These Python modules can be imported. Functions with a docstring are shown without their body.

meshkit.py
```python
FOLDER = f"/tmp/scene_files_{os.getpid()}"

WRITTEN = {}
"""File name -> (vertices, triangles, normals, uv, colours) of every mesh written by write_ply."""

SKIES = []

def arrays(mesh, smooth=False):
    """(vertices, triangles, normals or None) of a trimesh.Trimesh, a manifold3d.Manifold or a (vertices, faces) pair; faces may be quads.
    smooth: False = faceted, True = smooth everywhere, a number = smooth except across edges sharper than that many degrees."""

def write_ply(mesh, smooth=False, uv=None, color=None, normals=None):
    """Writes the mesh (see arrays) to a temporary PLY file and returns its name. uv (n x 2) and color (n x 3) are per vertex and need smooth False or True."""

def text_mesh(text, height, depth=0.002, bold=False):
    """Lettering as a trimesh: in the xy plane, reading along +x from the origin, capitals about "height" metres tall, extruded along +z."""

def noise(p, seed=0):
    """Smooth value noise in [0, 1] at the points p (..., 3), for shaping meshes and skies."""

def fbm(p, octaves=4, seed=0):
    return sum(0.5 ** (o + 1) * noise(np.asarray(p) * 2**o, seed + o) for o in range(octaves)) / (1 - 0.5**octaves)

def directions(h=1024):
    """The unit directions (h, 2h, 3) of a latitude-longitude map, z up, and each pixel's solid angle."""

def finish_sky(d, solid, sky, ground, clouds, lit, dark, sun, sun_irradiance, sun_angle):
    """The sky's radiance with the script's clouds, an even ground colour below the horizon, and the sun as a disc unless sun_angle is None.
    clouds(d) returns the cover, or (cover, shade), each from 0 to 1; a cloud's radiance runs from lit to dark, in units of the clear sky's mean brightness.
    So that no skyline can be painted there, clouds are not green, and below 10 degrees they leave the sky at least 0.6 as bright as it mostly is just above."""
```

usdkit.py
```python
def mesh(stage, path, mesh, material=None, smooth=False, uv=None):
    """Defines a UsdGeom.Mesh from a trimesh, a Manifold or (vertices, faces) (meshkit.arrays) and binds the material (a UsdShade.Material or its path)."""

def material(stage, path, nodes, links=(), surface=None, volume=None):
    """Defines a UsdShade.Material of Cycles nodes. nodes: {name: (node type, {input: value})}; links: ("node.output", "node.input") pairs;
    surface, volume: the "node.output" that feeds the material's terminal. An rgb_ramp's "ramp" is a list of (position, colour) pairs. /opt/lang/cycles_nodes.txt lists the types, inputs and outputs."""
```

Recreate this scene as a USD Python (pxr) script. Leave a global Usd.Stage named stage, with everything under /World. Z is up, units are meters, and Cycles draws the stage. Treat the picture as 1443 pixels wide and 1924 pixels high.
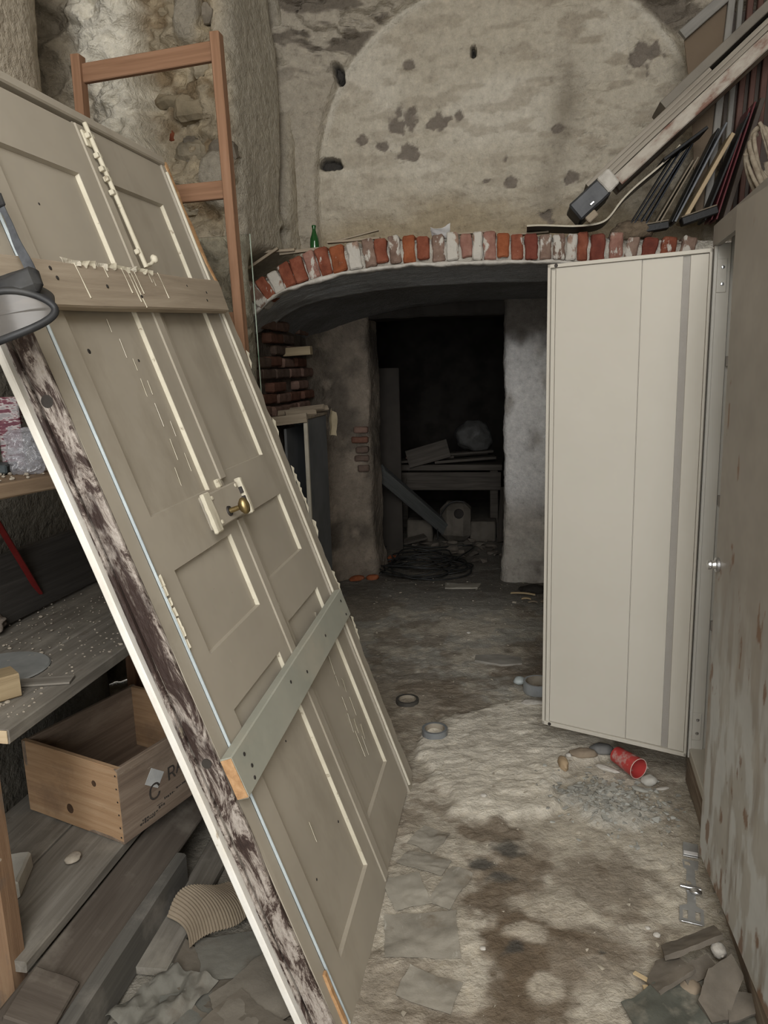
import math
import numpy as np
import trimesh
import manifold3d as m3
import usdkit
from meshkit import noise, fbm, text_mesh
from pxr import Usd, UsdGeom, UsdLux, UsdShade, Gf, Sdf, Vt

stage = Usd.Stage.CreateInMemory()
UsdGeom.SetStageUpAxis(stage, "Z")
UsdGeom.SetStageMetersPerUnit(stage, 1.0)
UsdGeom.Xform.Define(stage, "/World")
UsdGeom.Scope.Define(stage, "/World/Looks")
V = lambda *a: np.array(a, float)

# ------------------------------------------------------------------ camera (hand-held phone, 1.5 m above the floor)
YAW, PITCH, ROLL = math.radians(10.65), math.radians(11.0), math.radians(1.7)
EYE = V(0, 0, 1.5)
FWD = V(-math.sin(YAW) * math.cos(PITCH), math.cos(YAW) * math.cos(PITCH), -math.sin(PITCH))
_r0 = V(math.cos(YAW), math.sin(YAW), 0)
_d0 = np.cross(FWD, _r0)
RIGHT = _r0 * math.cos(ROLL) + _d0 * math.sin(ROLL)
DOWN = _d0 * math.cos(ROLL) - _r0 * math.sin(ROLL)
cam = UsdGeom.Camera.Define(stage, "/World/camera")
cam.AddTransformOp().Set(Gf.Matrix4d(*[float(t) for t in (*RIGHT, 0, *(-DOWN), 0, *(-FWD), 0, *EYE, 1)]))
cam.CreateHorizontalApertureAttr(36.0)
cam.CreateVerticalApertureAttr(48.0)
cam.CreateFocalLengthAttr(1390 / 1443 * 36.0)
cam.CreateClippingRangeAttr(Gf.Vec2f(0.05, 100))
cam.CreateExposureAttr(EXPOSURE := 0.12)

# ------------------------------------------------------------------ light: daylight through the entrance behind the camera
dome = UsdLux.DomeLight.Define(stage, "/World/sky_light")
dome.CreateIntensityAttr(0.9)
dome.CreateColorAttr(Gf.Vec3f(0.86, 0.93, 1.0))
day = UsdLux.RectLight.Define(stage, "/World/entrance_daylight")
day.CreateWidthAttr(1.4)
day.CreateHeightAttr(1.9)
day.CreateIntensityAttr(7.0)
day.CreateColorAttr(Gf.Vec3f(1.0, 0.985, 0.955))
# a rect light shines along its -z: turn it to face +y (into the room)
day.AddTransformOp().Set(Gf.Matrix4d(1, 0, 0, 0, 0, 0, 1, 0, 0, -1, 0, 0, 0.05, -1.72, 2.15, 1).GetOrthonormalized())

# and through a tilted roof light high over the entrance
sky = UsdLux.RectLight.Define(stage, "/World/roof_daylight")
sky.CreateWidthAttr(1.5)
sky.CreateHeightAttr(1.4)
sky.CreateIntensityAttr(9.0)
sky.CreateColorAttr(Gf.Vec3f(1.0, 0.985, 0.955))
_a = math.radians(50)          # tilt of its face below the horizontal
sky.AddTransformOp().Set(Gf.Matrix4d(1, 0, 0, 0, 0, math.sin(_a), math.cos(_a), 0, 0, -math.cos(_a), math.sin(_a), 0, 0.15, -0.75, 3.10, 1))

# ------------------------------------------------------------------ helpers: scene graph
_used = {}


def pathname(parent, name):
    base = f"{parent}/{name}"
    n = _used.get(base, 0)
    _used[base] = n + 1
    return base if n == 0 else f"{base}_{n:03d}"


def mat4(M):
    M = np.asarray(M, float)
    return Gf.Matrix4d(*[float(x) for x in M.T.ravel()])


def frame(o, x, y):
    """4x4 with origin o, local x along x, local y near y."""
    x = np.asarray(x, float); x = x / np.linalg.norm(x)
    y = np.asarray(y, float); y = y - x * (x @ y); y = y / np.linalg.norm(y)
    M = np.eye(4)
    M[:3, 0], M[:3, 1], M[:3, 2], M[:3, 3] = x, y, np.cross(x, y), o
    return M


def T(x, y, z):
    M = np.eye(4); M[:3, 3] = (x, y, z); return M


def RZ(deg, o=(0, 0, 0)):
    a = math.radians(deg); M = np.eye(4)
    M[:2, :2] = [[math.cos(a), -math.sin(a)], [math.sin(a), math.cos(a)]]
    M[:3, 3] = o
    return M


def keys(prim, label=None, cat=None, group=None, kind=None):
    for k, v in (("label", label), ("category", cat), ("group", group), ("kind", kind)):
        if v:
            prim.SetCustomDataByKey(k, v)
    return prim


def thing(name, label, cat, M=None, group=None, kind=None):
    p = pathname("/World", name)
    x = UsdGeom.Xform.Define(stage, p)
    if M is not None:
        x.AddTransformOp().Set(mat4(M))
    keys(x.GetPrim(), label, cat, group, kind)
    return p


def mesh(parent, name, m, material, M=None, smooth=False, label=None, cat=None, group=None, kind=None, tint=None):
    p = pathname(parent, name)
    g = usdkit.mesh(stage, p, m, material, smooth=smooth)
    if M is not None:
        g.AddTransformOp().Set(mat4(M))
    if tint is not None:
        UsdGeom.PrimvarsAPI(g).CreatePrimvar("tint", Sdf.ValueTypeNames.Float3Array, "vertex").Set(Vt.Vec3fArray.FromNumpy(np.asarray(tint, np.float32)))
    keys(g.GetPrim(), label, cat, group, kind)
    return p


def single(name, m, material, label, cat, M=None, smooth=False, group=None, kind=None, tint=None):
    return mesh("/World", name, m, material, M, smooth, label, cat, group, kind, tint)


def setting(name, m, material, M=None, smooth=False, tint=None, label=None):
    return mesh("/World", name, m, material, M, smooth, label, None, None, "structure", tint)


# ------------------------------------------------------------------ helpers: meshes
def cat(*ms):
    return trimesh.util.concatenate([x for m in ms for x in (m if isinstance(m, (list, tuple)) else [m])])


def moved(m, M):
    m = m.copy(); m.apply_transform(M); return m


def cbox(sx, sy, sz, b=0.002, c=(0, 0, 0)):
    """box with chamfered edges, centred on c"""
    b = min(b, 0.45 * min(sx, sy, sz))
    pts = []
    h = V(sx, sy, sz) / 2
    for k in range(3):
        e = h - b; e[k] = h[k]
        for s in np.ndindex(2, 2, 2):
            pts.append(e * (2 * np.array(s) - 1))
    m = trimesh.convex.convex_hull(np.array(pts))
    m.apply_translation(c)
    return m


def bx(x0, x1, y0, y1, z0, z1, b=0.002):
    return cbox(x1 - x0, y1 - y0, z1 - z0, b, ((x0 + x1) / 2, (y0 + y1) / 2, (z0 + z1) / 2))


def plank(L, W, H, b=0.003, n=14, amp=0.0015, seed=0, warp=0.0):
    """board from x=0..L, y centred, z=0..H, worn edges"""
    w, h = W / 2, H
    ring = [(-w + b, 0), (0, 0), (w - b, 0), (w, b), (w, h - b), (w - b, h), (w * 0.4, h), (-w * 0.4, h), (-w + b, h), (-w, h - b), (-w, b)]
    k = len(ring)
    xs = np.linspace(0, L, n + 1)
    pts = []
    for i, x in enumerate(xs):
        for (y, z) in ring:
            pts.append((x, y, z))
    P = np.array(pts)
    q = P * V(4, 22, 22) + seed * 7.31
    d = np.stack([fbm(q + 11, 2, seed) - 0.5, fbm(q + 37, 2, seed + 3) - 0.5, fbm(q + 71, 2, seed + 5) - 0.5], -1)
    P = P + d * amp * 2 * V(0.6, 1, 1)
    P[:, 2] += warp * np.sin(P[:, 0] / L * math.pi)
    F = []
    for i in range(n):
        for j in range(k):
            a, b2 = i * k + j, i * k + (j + 1) % k
            F += [(a, a + k, b2 + k), (a, b2 + k, b2)]
    c0, c1 = len(P), len(P) + 1
    P = np.vstack([P, P[:k].mean(0), P[-k:].mean(0)])
    for j in range(k):
        F.append((c0, j, (j + 1) % k)); F.append((c1, n * k + (j + 1) % k, n * k + j))
    m = trimesh.Trimesh(P, np.array(F), process=False)
    m.fix_normals()
    return m


def rough(m, edge, amp, freq=12, seed=0):
    v, f = trimesh.remesh.subdivide_to_size(m.vertices, m.faces, edge)
    m = trimesh.Trimesh(v, f, process=True)
    v = m.vertices
    d = np.stack([fbm(v * freq + 5 + seed * 3.1, 3, seed + k) - 0.5 for k in range(3)], -1)
    m.vertices = v + d * 2 * amp
    return m


def lump(sx, sy, sz, amp=0.25, seed=0, sub=2, flat=0.0):
    m = trimesh.creation.icosphere(sub, 1.0)
    v = m.vertices
    r = 1 + amp * 2 * (fbm(v * 1.7 + seed * 5.7, 3, seed) - 0.5)
    v = v * r[:, None]
    if flat:
        v[:, 2] = np.maximum(v[:, 2], -flat)
    m.vertices = v * V(sx, sy, sz)
    return m


def shard(pts, t, seed=0, amp=0.0):
    """flat angular piece: polygon pts (x,y) extruded by t along z"""
    from shapely.geometry import Polygon
    m = trimesh.creation.extrude_polygon(Polygon(pts), t, engine="earcut")
    return m


def tube(pts, r, sides=8, closed=False):
    p = np.asarray(pts, float)
    n = len(p)
    t = np.roll(p, -1, 0) - np.roll(p, 1, 0) if closed else np.gradient(p, axis=0)
    t /= np.linalg.norm(t, axis=1, keepdims=True) + 1e-12
    a = np.cross(t[0], V(0, 0, 1) if abs(t[0][2]) < 0.9 else V(1, 0, 0)); a /= np.linalg.norm(a)
    A = []
    for i in range(n):
        a = a - t[i] * (a @ t[i]); a /= np.linalg.norm(a); A.append(a)
    A = np.array(A); B = np.cross(t, A)
    th = np.arange(sides) * 2 * math.pi / sides
    rr = np.broadcast_to(r, (n,))[:, None, None]
    P = p[:, None] + rr * (np.cos(th)[None, :, None] * A[:, None] + np.sin(th)[None, :, None] * B[:, None])
    P = P.reshape(-1, 3); F = []
    for i in range(n if closed else n - 1):
        k = (i + 1) % n
        for j in range(sides):
            a0, b0, a1, b1 = i * sides + j, i * sides + (j + 1) % sides, k * sides + j, k * sides + (j + 1) % sides
            F += [(a0, b0, b1), (a0, b1, a1)]
    if not closed:
        P = np.vstack([P, p[0], p[-1]]); c = len(P) - 2
        for j in range(sides):
            F.append((c, (j + 1) % sides, j)); F.append((c + 1, (n - 1) * sides + j, (n - 1) * sides + (j + 1) % sides))
    return trimesh.Trimesh(P, np.array(F), process=False)


def spline(pts, n=40, closed=False):
    from scipy.interpolate import CubicSpline
    p = np.asarray(pts, float)
    if closed:
        p = np.vstack([p, p[:1]])
    s = np.r_[0, np.cumsum(np.linalg.norm(np.diff(p, axis=0), axis=1))]
    c = CubicSpline(s, p, bc_type="periodic" if closed else "not-a-knot")
    x = np.linspace(0, s[-1], n + 1 if closed else n)
    return c(x[:-1] if closed else x)


def ribbon(pts, width_dir, w, t):
    """flat strap along pts: width w along width_dir, thickness t"""
    p = np.asarray(pts, float)
    wd = np.asarray(width_dir, float); wd = np.broadcast_to(wd, p.shape)
    tn = np.gradient(p, axis=0); tn /= np.linalg.norm(tn, axis=1, keepdims=True)
    wd = wd - tn * (wd * tn).sum(1, keepdims=True); wd = wd / np.linalg.norm(wd, axis=1, keepdims=True)
    nn = np.cross(tn, wd)
    w = np.broadcast_to(w, (len(p),))[:, None] / 2
    P = np.stack([p - wd * w - nn * t / 2, p + wd * w - nn * t / 2, p + wd * w + nn * t / 2, p - wd * w + nn * t / 2], 1).reshape(-1, 3)
    F = []
    for i in range(len(p) - 1):
        for j in range(4):
            a, b, c, d = i * 4 + j, i * 4 + (j + 1) % 4, i * 4 + 4 + (j + 1) % 4, i * 4 + 4 + j
            F += [(a, b, c), (a, c, d)]
    e = (len(p) - 1) * 4
    F += [(0, 2, 1), (0, 3, 2), (e, e + 1, e + 2), (e, e + 2, e + 3)]
    m = trimesh.Trimesh(P, np.array(F), process=False); m.fix_normals(); return m


def lathe(prof, n=32, M=None):
    m = trimesh.creation.revolve(np.array(prof, float), sections=n)
    if M is not None:
        m.apply_transform(M)
    return m


def sheet(P, t=None, flip=False):
    """grid of points (nu,nv,3) -> trimesh; with t closed to a thin solid"""
    nu, nv = P.shape[:2]
    i, j = np.meshgrid(np.arange(nu - 1), np.arange(nv - 1), indexing="ij")
    a = i * nv + j
    q = np.stack([a, a + nv, a + nv + 1, a + 1], -1).reshape(-1, 4)
    F = np.vstack([q[:, [0, 1, 2]], q[:, [0, 2, 3]]])
    if flip:
        F = F[:, ::-1]
    P2 = P.reshape(-1, 3)
    if t is None:
        return trimesh.Trimesh(P2, F, process=False)
    m = trimesh.Trimesh(P2, F, process=False)
    N = m.vertex_normals
    n0 = len(P2)
    Q = np.vstack([P2, P2 - N * t])
    F2 = F[:, ::-1] + n0
    per = [i * nv for i in range(nu)] + [(nu - 1) * nv + j for j in range(1, nv)] + [i * nv + nv - 1 for i in range(nu - 2, -1, -1)] + list(range(nv - 2, 0, -1))
    S = []
    for k in range(len(per)):
        a, b = per[k], per[(k + 1) % len(per)]
        S += [(a, b, b + n0), (a, b + n0, a + n0)]
    m = trimesh.Trimesh(Q, np.vstack([F, F2, np.array(S)]), process=False)
    m.fix_normals()
    return m


def crumple(sx, sy, nx, ny, amp, freq, t, seed, curl=0.0):
    """creased sheet in local xy, centred: a few straight folds plus ragged borders"""
    rg = np.random.default_rng(seed * 17 + 5)
    u, v = np.meshgrid(np.linspace(-0.5, 0.5, nx), np.linspace(-0.5, 0.5, ny), indexing="ij")
    p = np.stack([u * 4 + seed * 1.7, v * 4, 0 * u], -1)
    # angular outline: pull the corners and borders about
    cu = rg.uniform(-0.16, 0.16, (2, 2)); cv = rg.uniform(-0.16, 0.16, (2, 2))
    a, b = u + 0.5, v + 0.5
    bl = lambda c: c[0, 0] * (1 - a) * (1 - b) + c[1, 0] * a * (1 - b) + c[0, 1] * (1 - a) * b + c[1, 1] * a * b
    U = u + bl(cu) + 0.10 * (fbm(p, 3, seed) - 0.5); W = v + bl(cv) + 0.10 * (fbm(p + 9, 3, seed + 1) - 0.5)
    z = 0 * u
    for k in range(5):
        th = rg.uniform(0, math.pi); ph = rg.uniform(0, 1)
        f = freq * (sx + sy) / 2 * rg.uniform(0.35, 0.8) * (1.0 + 0.5 * k)
        w = U * math.cos(th) + W * math.sin(th)
        z = z + np.abs(((w * f + ph) % 1.0) - 0.5) * 2 / (1.0 + 0.8 * k)
    z = amp * 0.55 * z + 0.15 * amp * fbm(p * 3, 2, seed) + curl * (u * 2) ** 2
    return sheet(np.stack([U * sx, W * sy, z - z.min() + 0.002], -1), t, flip=True)


def chip(s, flat, seed):
    """angular flake: hull of a few random points"""
    rg = np.random.default_rng(seed)
    return trimesh.convex.convex_hull(rg.uniform(-1, 1, (9, 3)) * V(s, s * rg.uniform(0.5, 1.0), s * flat))


def sm(a, b, x):
    t = np.clip((x - a) / (b - a), 0, 1)
    return t * t * (3 - 2 * t)


def mixc(c, col, m):
    return c * (1 - m[..., None]) + np.asarray(col, float) * m[..., None]


# ------------------------------------------------------------------ helpers: materials
LOOKS = "/World/Looks/"


def look(name, ramp, scale=6.0, detail=6, stretch=(1, 1, 1), rough_=0.8, bump=0.3, bscale=60.0, bdist=0.004, metallic=0.0, spec=0.3, layers=(), tint=False,
         distortion=0.0, nrough=0.6, coat=0.0, bstretch=None):
    """Procedural look in object space. ramp: colours along a noise. layers: (colour, scale, lo, hi, stretch, offset) patches over it."""
    nd = {"tc": ("texture_coordinate", {}), "mp": ("mapping", {"scale": stretch}),
          "n": ("noise_texture", {"scale": scale, "detail": float(detail), "roughness": nrough, "distortion": distortion}),
          "r": ("rgb_ramp", {"ramp": ramp}),
          "p": ("principled_bsdf", {"roughness": rough_, "metallic": metallic, "specular_ior_level": spec, "coat_weight": coat}),
          "bmp_map": ("mapping", {"scale": bstretch or stretch}),
          "bn": ("noise_texture", {"scale": bscale, "detail": 5.0, "roughness": 0.65}),
          "b": ("bump", {"strength": bump, "distance": bdist})}
    ln = [("tc.object", "mp.vector"), ("mp.vector", "n.vector"), ("n.fac", "r.fac"), ("tc.object", "bmp_map.vector"), ("bmp_map.vector", "bn.vector"), ("bn.fac", "b.height"), ("b.normal", "p.normal")]
    out = "r.color"
    if tint:
        nd["at"] = ("attribute", {"attribute": "tint"})
        nd["mul"] = ("mix_color", {"blend_type": "multiply", "fac": 1.0})
        ln += [("at.color", "mul.a"), (out, "mul.b")]
        out = "mul.result"
    for i, (col, sc, lo, hi, st, off) in enumerate(layers):
        nd[f"lm{i}"] = ("mapping", {"scale": st, "location": (off, off * 1.7, off * 0.3)})
        nd[f"ln{i}"] = ("noise_texture", {"scale": sc, "detail": 7.0, "roughness": 0.62})
        nd[f"lr{i}"] = ("map_range", {"from_min": lo, "from_max": hi, "clamp": True})
        nd[f"lx{i}"] = ("mix_color", {"b": col})
        ln += [("tc.object", f"lm{i}.vector"), (f"lm{i}.vector", f"ln{i}.vector"), (f"ln{i}.fac", f"lr{i}.value"), (f"lr{i}.result", f"lx{i}.fac"), (out, f"lx{i}.a")]
        out = f"lx{i}.result"
    ln.append((out, "p.base_color"))
    return usdkit.material(stage, LOOKS + name, nd, ln, surface="p.BSDF")


def lin(r, g, b):
    """sRGB 0-255 -> linear"""
    return tuple(float(((c / 255 + 0.055) / 1.055) ** 2.4 if c > 10 else c / 255 / 12.92) for c in (r, g, b))


def wood(name, dark, mid, light, rough_=0.75, layers=(), knots=True, bump=0.35):
    """wood with grain along local x"""
    L = list(layers)
    if knots:
        L = [(tuple(c * 0.45 for c in dark), 3.0, 0.70, 0.76, (2.2, 5.5, 5.5), 3.3)] + L
    return look(name, [(0.25, dark), (0.5, mid), (0.72, light)], scale=5.0, stretch=(0.5, 9, 9), rough_=rough_, bump=bump, bscale=9, bdist=0.002, layers=L, distortion=0.6, spec=0.2, bstretch=(1.0, 26, 26))


MASONRY = look("masonry", [(0.28, (0.60, 0.59, 0.57)), (0.42, (0.90, 0.90, 0.89)), (0.55, (1.02, 1.02, 1.01)), (0.72, (1.22, 1.21, 1.19))], scale=26, rough_=0.92, bump=1.0, bscale=30, bdist=0.02, spec=0.12, tint=True, detail=9, nrough=0.72, layers=[((0.10, 0.085, 0.07), 42.0, 0.70, 0.74, (1, 1, 1.6), 3.0)])
DIRT = look("dirt_floor", [(0.28, (0.66, 0.64, 0.61)), (0.5, (1, 1, 1)), (0.72, (1.24, 1.22, 1.18))], scale=24, rough_=0.9, bump=0.9, bscale=70, bdist=0.010, spec=0.15, tint=True, detail=10, nrough=0.76, layers=[((0.58, 0.54, 0.46), 60.0, 0.70, 0.73, (1, 1.6, 1), 3.0), ((0.09, 0.075, 0.06), 40.0, 0.70, 0.74, (1, 1.5, 1), 8.0)])

# ================================================================== THE SETTING
def blob(x, z, cx, cz, rx, rz, seed=0, f=9.0, soft=0.25):
    """ragged patch mask around (cx, cz)"""
    n = fbm(np.stack([x * f, z * f, 0 * x + seed * 2.3], -1), 3, seed) - 0.5
    d = np.sqrt(((x - cx) / rx) ** 2 + ((z - cz) / rz) ** 2) + n * 2.3
    return 1 - sm(1 - soft, 1 + soft, d)


def inside(x, y, poly):
    """signed-ish mask of a polygon (True inside)"""
    from matplotlib.path import Path
    return Path(poly).contains_points(np.stack([x.ravel(), y.ravel()], -1)).reshape(x.shape)


DUST = np.array([(-0.40, 2.68), (-0.37, 2.86), (-0.29, 2.97), (-0.175, 3.06), (-0.037, 3.14), (0.12, 3.15), (0.30, 3.0), (0.36, 2.78), (0.20, 2.66), (0.15, 2.52), (0.10, 2.33), (-0.06, 2.22), (-0.2, 2.30), (-0.31, 2.46)])


def poly_dist(x, y, poly):
    from shapely.geometry import Polygon
    import shapely
    pg = Polygon(poly)
    p = shapely.points(x.ravel(), y.ravel())
    d = shapely.distance(p, pg.exterior)
    s = np.where(shapely.contains(pg, p), d, -d)
    return s.reshape(np.shape(x))


def floor_parts(x, y):
    """height and albedo of the trodden earth and mortar floor"""
    p = np.stack([x, y, 0 * x], -1)
    z = 0.030 * (fbm(p * 1.1, 3, 3) - 0.5) + 0.009 * (fbm(p * 5, 4, 9) - 0.5) + 0.007 * (fbm(p * 30, 3, 12) - 0.5)
    flake = fbm(p * V(7, 11, 1) + 3, 4, 21)
    z = z + 0.004 * sm(0.50, 0.58, flake) * sm(1.1, 1.4, y)
    near = np.zeros_like(x) - 1.0
    m = (x > -1.0) & (x < 0.9) & (y > 1.8) & (y < 3.6)
    near[m] = poly_dist(x[m], y[m], DUST)
    edge = 0.055 * (fbm(p * 11, 3, 31) - 0.5) * 2
    dust = sm(-0.03, 0.02, near + edge)
    z = z + 0.018 * dust + 0.006 * dust * (fbm(p * V(14, 26, 1), 4, 44) - 0.5) * 2
    # colours
    c = np.ones(x.shape + (3,)) * np.array((0.40, 0.358, 0.292))
    c = mixc(c, (0.36, 0.345, 0.305), sm(2.9, 3.3, y + 0.3 * (fbm(p * 3, 3, 6) - 0.5)) * 0.85)
    c = mixc(c, (0.52, 0.47, 0.385), sm(0.53, 0.61, fbm(p * 6.5, 6, 51)) * 0.7)
    c = mixc(c, (0.235, 0.195, 0.15), sm(0.53, 0.60, fbm(p * V(4.1, 3.4, 1) + 2, 6, 61)) * 0.7)
    c = mixc(c, (0.66, 0.61, 0.52), dust * (0.85 + 0.15 * sm(0.4, 0.6, fbm(p * 9, 3, 71))))
    c = mixc(c, (0.50, 0.455, 0.38), sm(0.58, 0.66, fbm(p * V(10, 16, 1), 5, 81)) * 0.7 * (1 - sm(3.6, 4.6, y)))
    for cx, cy, rx, ry, k in ((-0.08, 2.2, 0.10, 0.06, 0.8), (-0.02, 2.05, 0.11, 0.07, 0.6), (-0.02, 1.84, 0.11, 0.13, 0.85), (0.0, 1.70, 0.07, 0.14, 0.9), (0.02, 1.56, 0.10, 0.10, 0.8), (0.25, 2.0, 0.14, 0.16, 0.5),
                              (0.16, 1.72, 0.16, 0.1, 0.5), (-0.5, 2.45, 0.10, 0.25, 0.6), (0.1, 3.55, 0.25, 0.3, 0.55), (-0.55, 3.2, 0.3, 0.35, 0.5), (-0.06, 1.45, 0.16, 0.1, 0.7), (0.05, 1.80, 0.13, 0.05, 0.7), (-0.3, 1.5, 0.1, 0.2, 0.4)):
        c = mixc(c, (0.14, 0.105, 0.072), blob(x, y, cx, cy, rx, ry, int(cx * 50 + cy * 30) % 97, 16, 0.3) * k)
    for cx, cy, rx, ry in ((-0.03, 2.12, 0.05, 0.04), (-0.115, 2.03, 0.035, 0.03), (-0.06, 1.99, 0.05, 0.03), (-0.01, 1.72, 0.03, 0.03), (0.22, 1.73, 0.02, 0.012)):
        c = mixc(c, (0.07, 0.068, 0.062), blob(x, y, cx, cy, rx, ry, int(cx * 90 + cy * 10) % 89, 22, 0.3) * 0.8)
    for cx, cy, rx, ry in ((0.06, 1.60, 0.045, 0.035), (0.02, 1.79, 0.05, 0.03), (0.10, 1.86, 0.12, 0.05), (-0.14, 1.54, 0.06, 0.04), (-0.2, 3.7, 0.2, 0.12), (-0.3, 4.1, 0.25, 0.15)):
        c = mixc(c, (0.50, 0.45, 0.37), blob(x, y, cx, cy, rx, ry, int(cx * 70 + cy * 20) % 83, 16, 0.35) * 0.75)
    c = mixc(c, (0.42, 0.40, 0.355), blob(x, y, 0.30, 2.42, 0.17, 0.12, 5, 12, 0.4) * 0.9)   # crushed grey mortar
    c = mixc(c, (0.25, 0.235, 0.20), sm(-0.55, -0.75, x) * (1 - sm(2.0, 2.6, y)) * 0.75)        # darker floor on the side with the paper litter
    z = z + 0.02 * blob(x, y, 0.30, 2.42, 0.15, 0.10, 5, 12, 0.6) * (0.6 + fbm(p * 40, 2, 15))
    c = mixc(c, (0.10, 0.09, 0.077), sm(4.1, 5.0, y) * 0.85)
    return z, c




xs = np.r_[np.linspace(-2.3, -1.3, 25)[:-1], np.linspace(-1.3, 0.75, 245)[:-1], np.linspace(0.75, 1.5, 14)]
ys = np.r_[np.linspace(-3.6, 1.15, 50)[:-1], np.linspace(1.15, 3.6, 330)[:-1], np.linspace(3.6, 5.6, 130)[:-1], np.linspace(5.6, 8.6, 60)]
gx, gy = np.meshgrid(xs, ys, indexing="ij")
gz, gc = floor_parts(gx, gy)
from scipy.interpolate import RegularGridInterpolator
_fz = RegularGridInterpolator((xs, ys), gz)


def floor_z(x, y):
    return float(_fz((x, y)))


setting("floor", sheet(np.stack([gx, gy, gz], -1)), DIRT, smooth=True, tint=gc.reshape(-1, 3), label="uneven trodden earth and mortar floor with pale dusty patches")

PLASTER = np.array((0.37, 0.33, 0.265))


def wall(name, o, u, v, w, h, nu, nv, disp, tint, mat=None, label=None, cut=None):
    """wall of w x h from corner o along unit u and v; disp and tint are functions of (points, s, t); normal u x v faces the room"""
    o, u, v = V(*o), V(*u), V(*v)
    n = np.cross(u, v)
    s, t = np.meshgrid(np.linspace(0, w, nu), np.linspace(0, h, nv), indexing="ij")
    P = o + s[..., None] * u + t[..., None] * v
    P = P + disp(P, s, t)[..., None] * n
    c = tint(P, s, t)
    m = sheet(P)
    return setting(name, m, mat or MASONRY, smooth=True, tint=c.reshape(-1, 3), label=label)


def plain_disp(a, f, seed):
    return lambda P, s, t: a * (fbm(P * f, 4, seed) - 0.5) * 2


def plain_tint(col, dark, seed, f=2.0, k=0.6):
    def fn(P, s, t):
        c = np.ones(P.shape) * np.array(col)
        c = mixc(c, dark, sm(0.48, 0.68, fbm(P * f, 5, seed)) * k)
        return mixc(c, np.array(col) * 1.2, sm(0.55, 0.7, fbm(P * f * 2.3 + 7, 4, seed + 3)) * 0.5)
    return fn


# ------------------------------------------------------------------ wall_far: the big plastered lunette above the arch, and the vault that springs round it
def lun_r(x, z):
    a, b = np.abs((x + 0.10) / 0.94), np.maximum(z - 2.38, 0) / 0.93
    return (a ** 2.25 + b ** 2.25) ** (1 / 2.25)


ux, uz = np.meshgrid(np.linspace(-1.22, 1.35, 360), np.linspace(1.95, 3.62, 260), indexing="ij")
P = np.stack([ux, 0 * ux + 4.0, uz], -1)
r = lun_r(ux, uz)
out = sm(1.0, 1.02, r)
y = 4.0 - 0.055 * out - 0.012 * np.exp(-((r - 0.995) / 0.012) ** 2) - 0.45 * np.maximum(r - 1.02, 0) + 0.022 * (fbm(P * 1.6, 3, 5) - 0.5)
ridge = fbm(P * V(5, 1, 15), 4, 17) - 0.5
rgh = sm(-0.2, 0.25, ux + 0.3 * (fbm(P * 2, 2, 3) - 0.5))
y = y - 0.016 * ridge * (1 + 0.8 * out + 0.7 * rgh) - (0.008 + 0.012 * rgh) * (fbm(P * V(16, 1, 34), 4, 19) - 0.5)
y = y + 0.03 * sm(0.5, 0.56, fbm(P * V(6, 1, 16) + 4, 4, 23)) * out * sm(2.9, 3.05, uz)
low = 1 - sm(2.17, 2.36, uz + 0.10 * (fbm(P * 5, 3, 29) - 0.5) * 2 + 0.05 * np.sin(ux * 4))
y = y + 0.02 * low
c = np.ones(P.shape) * np.array((0.50, 0.452, 0.37))
c = mixc(c, (0.60, 0.555, 0.475), sm(0.46, 0.66, fbm(P * 2.2, 4, 41)) * 0.9)
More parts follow.
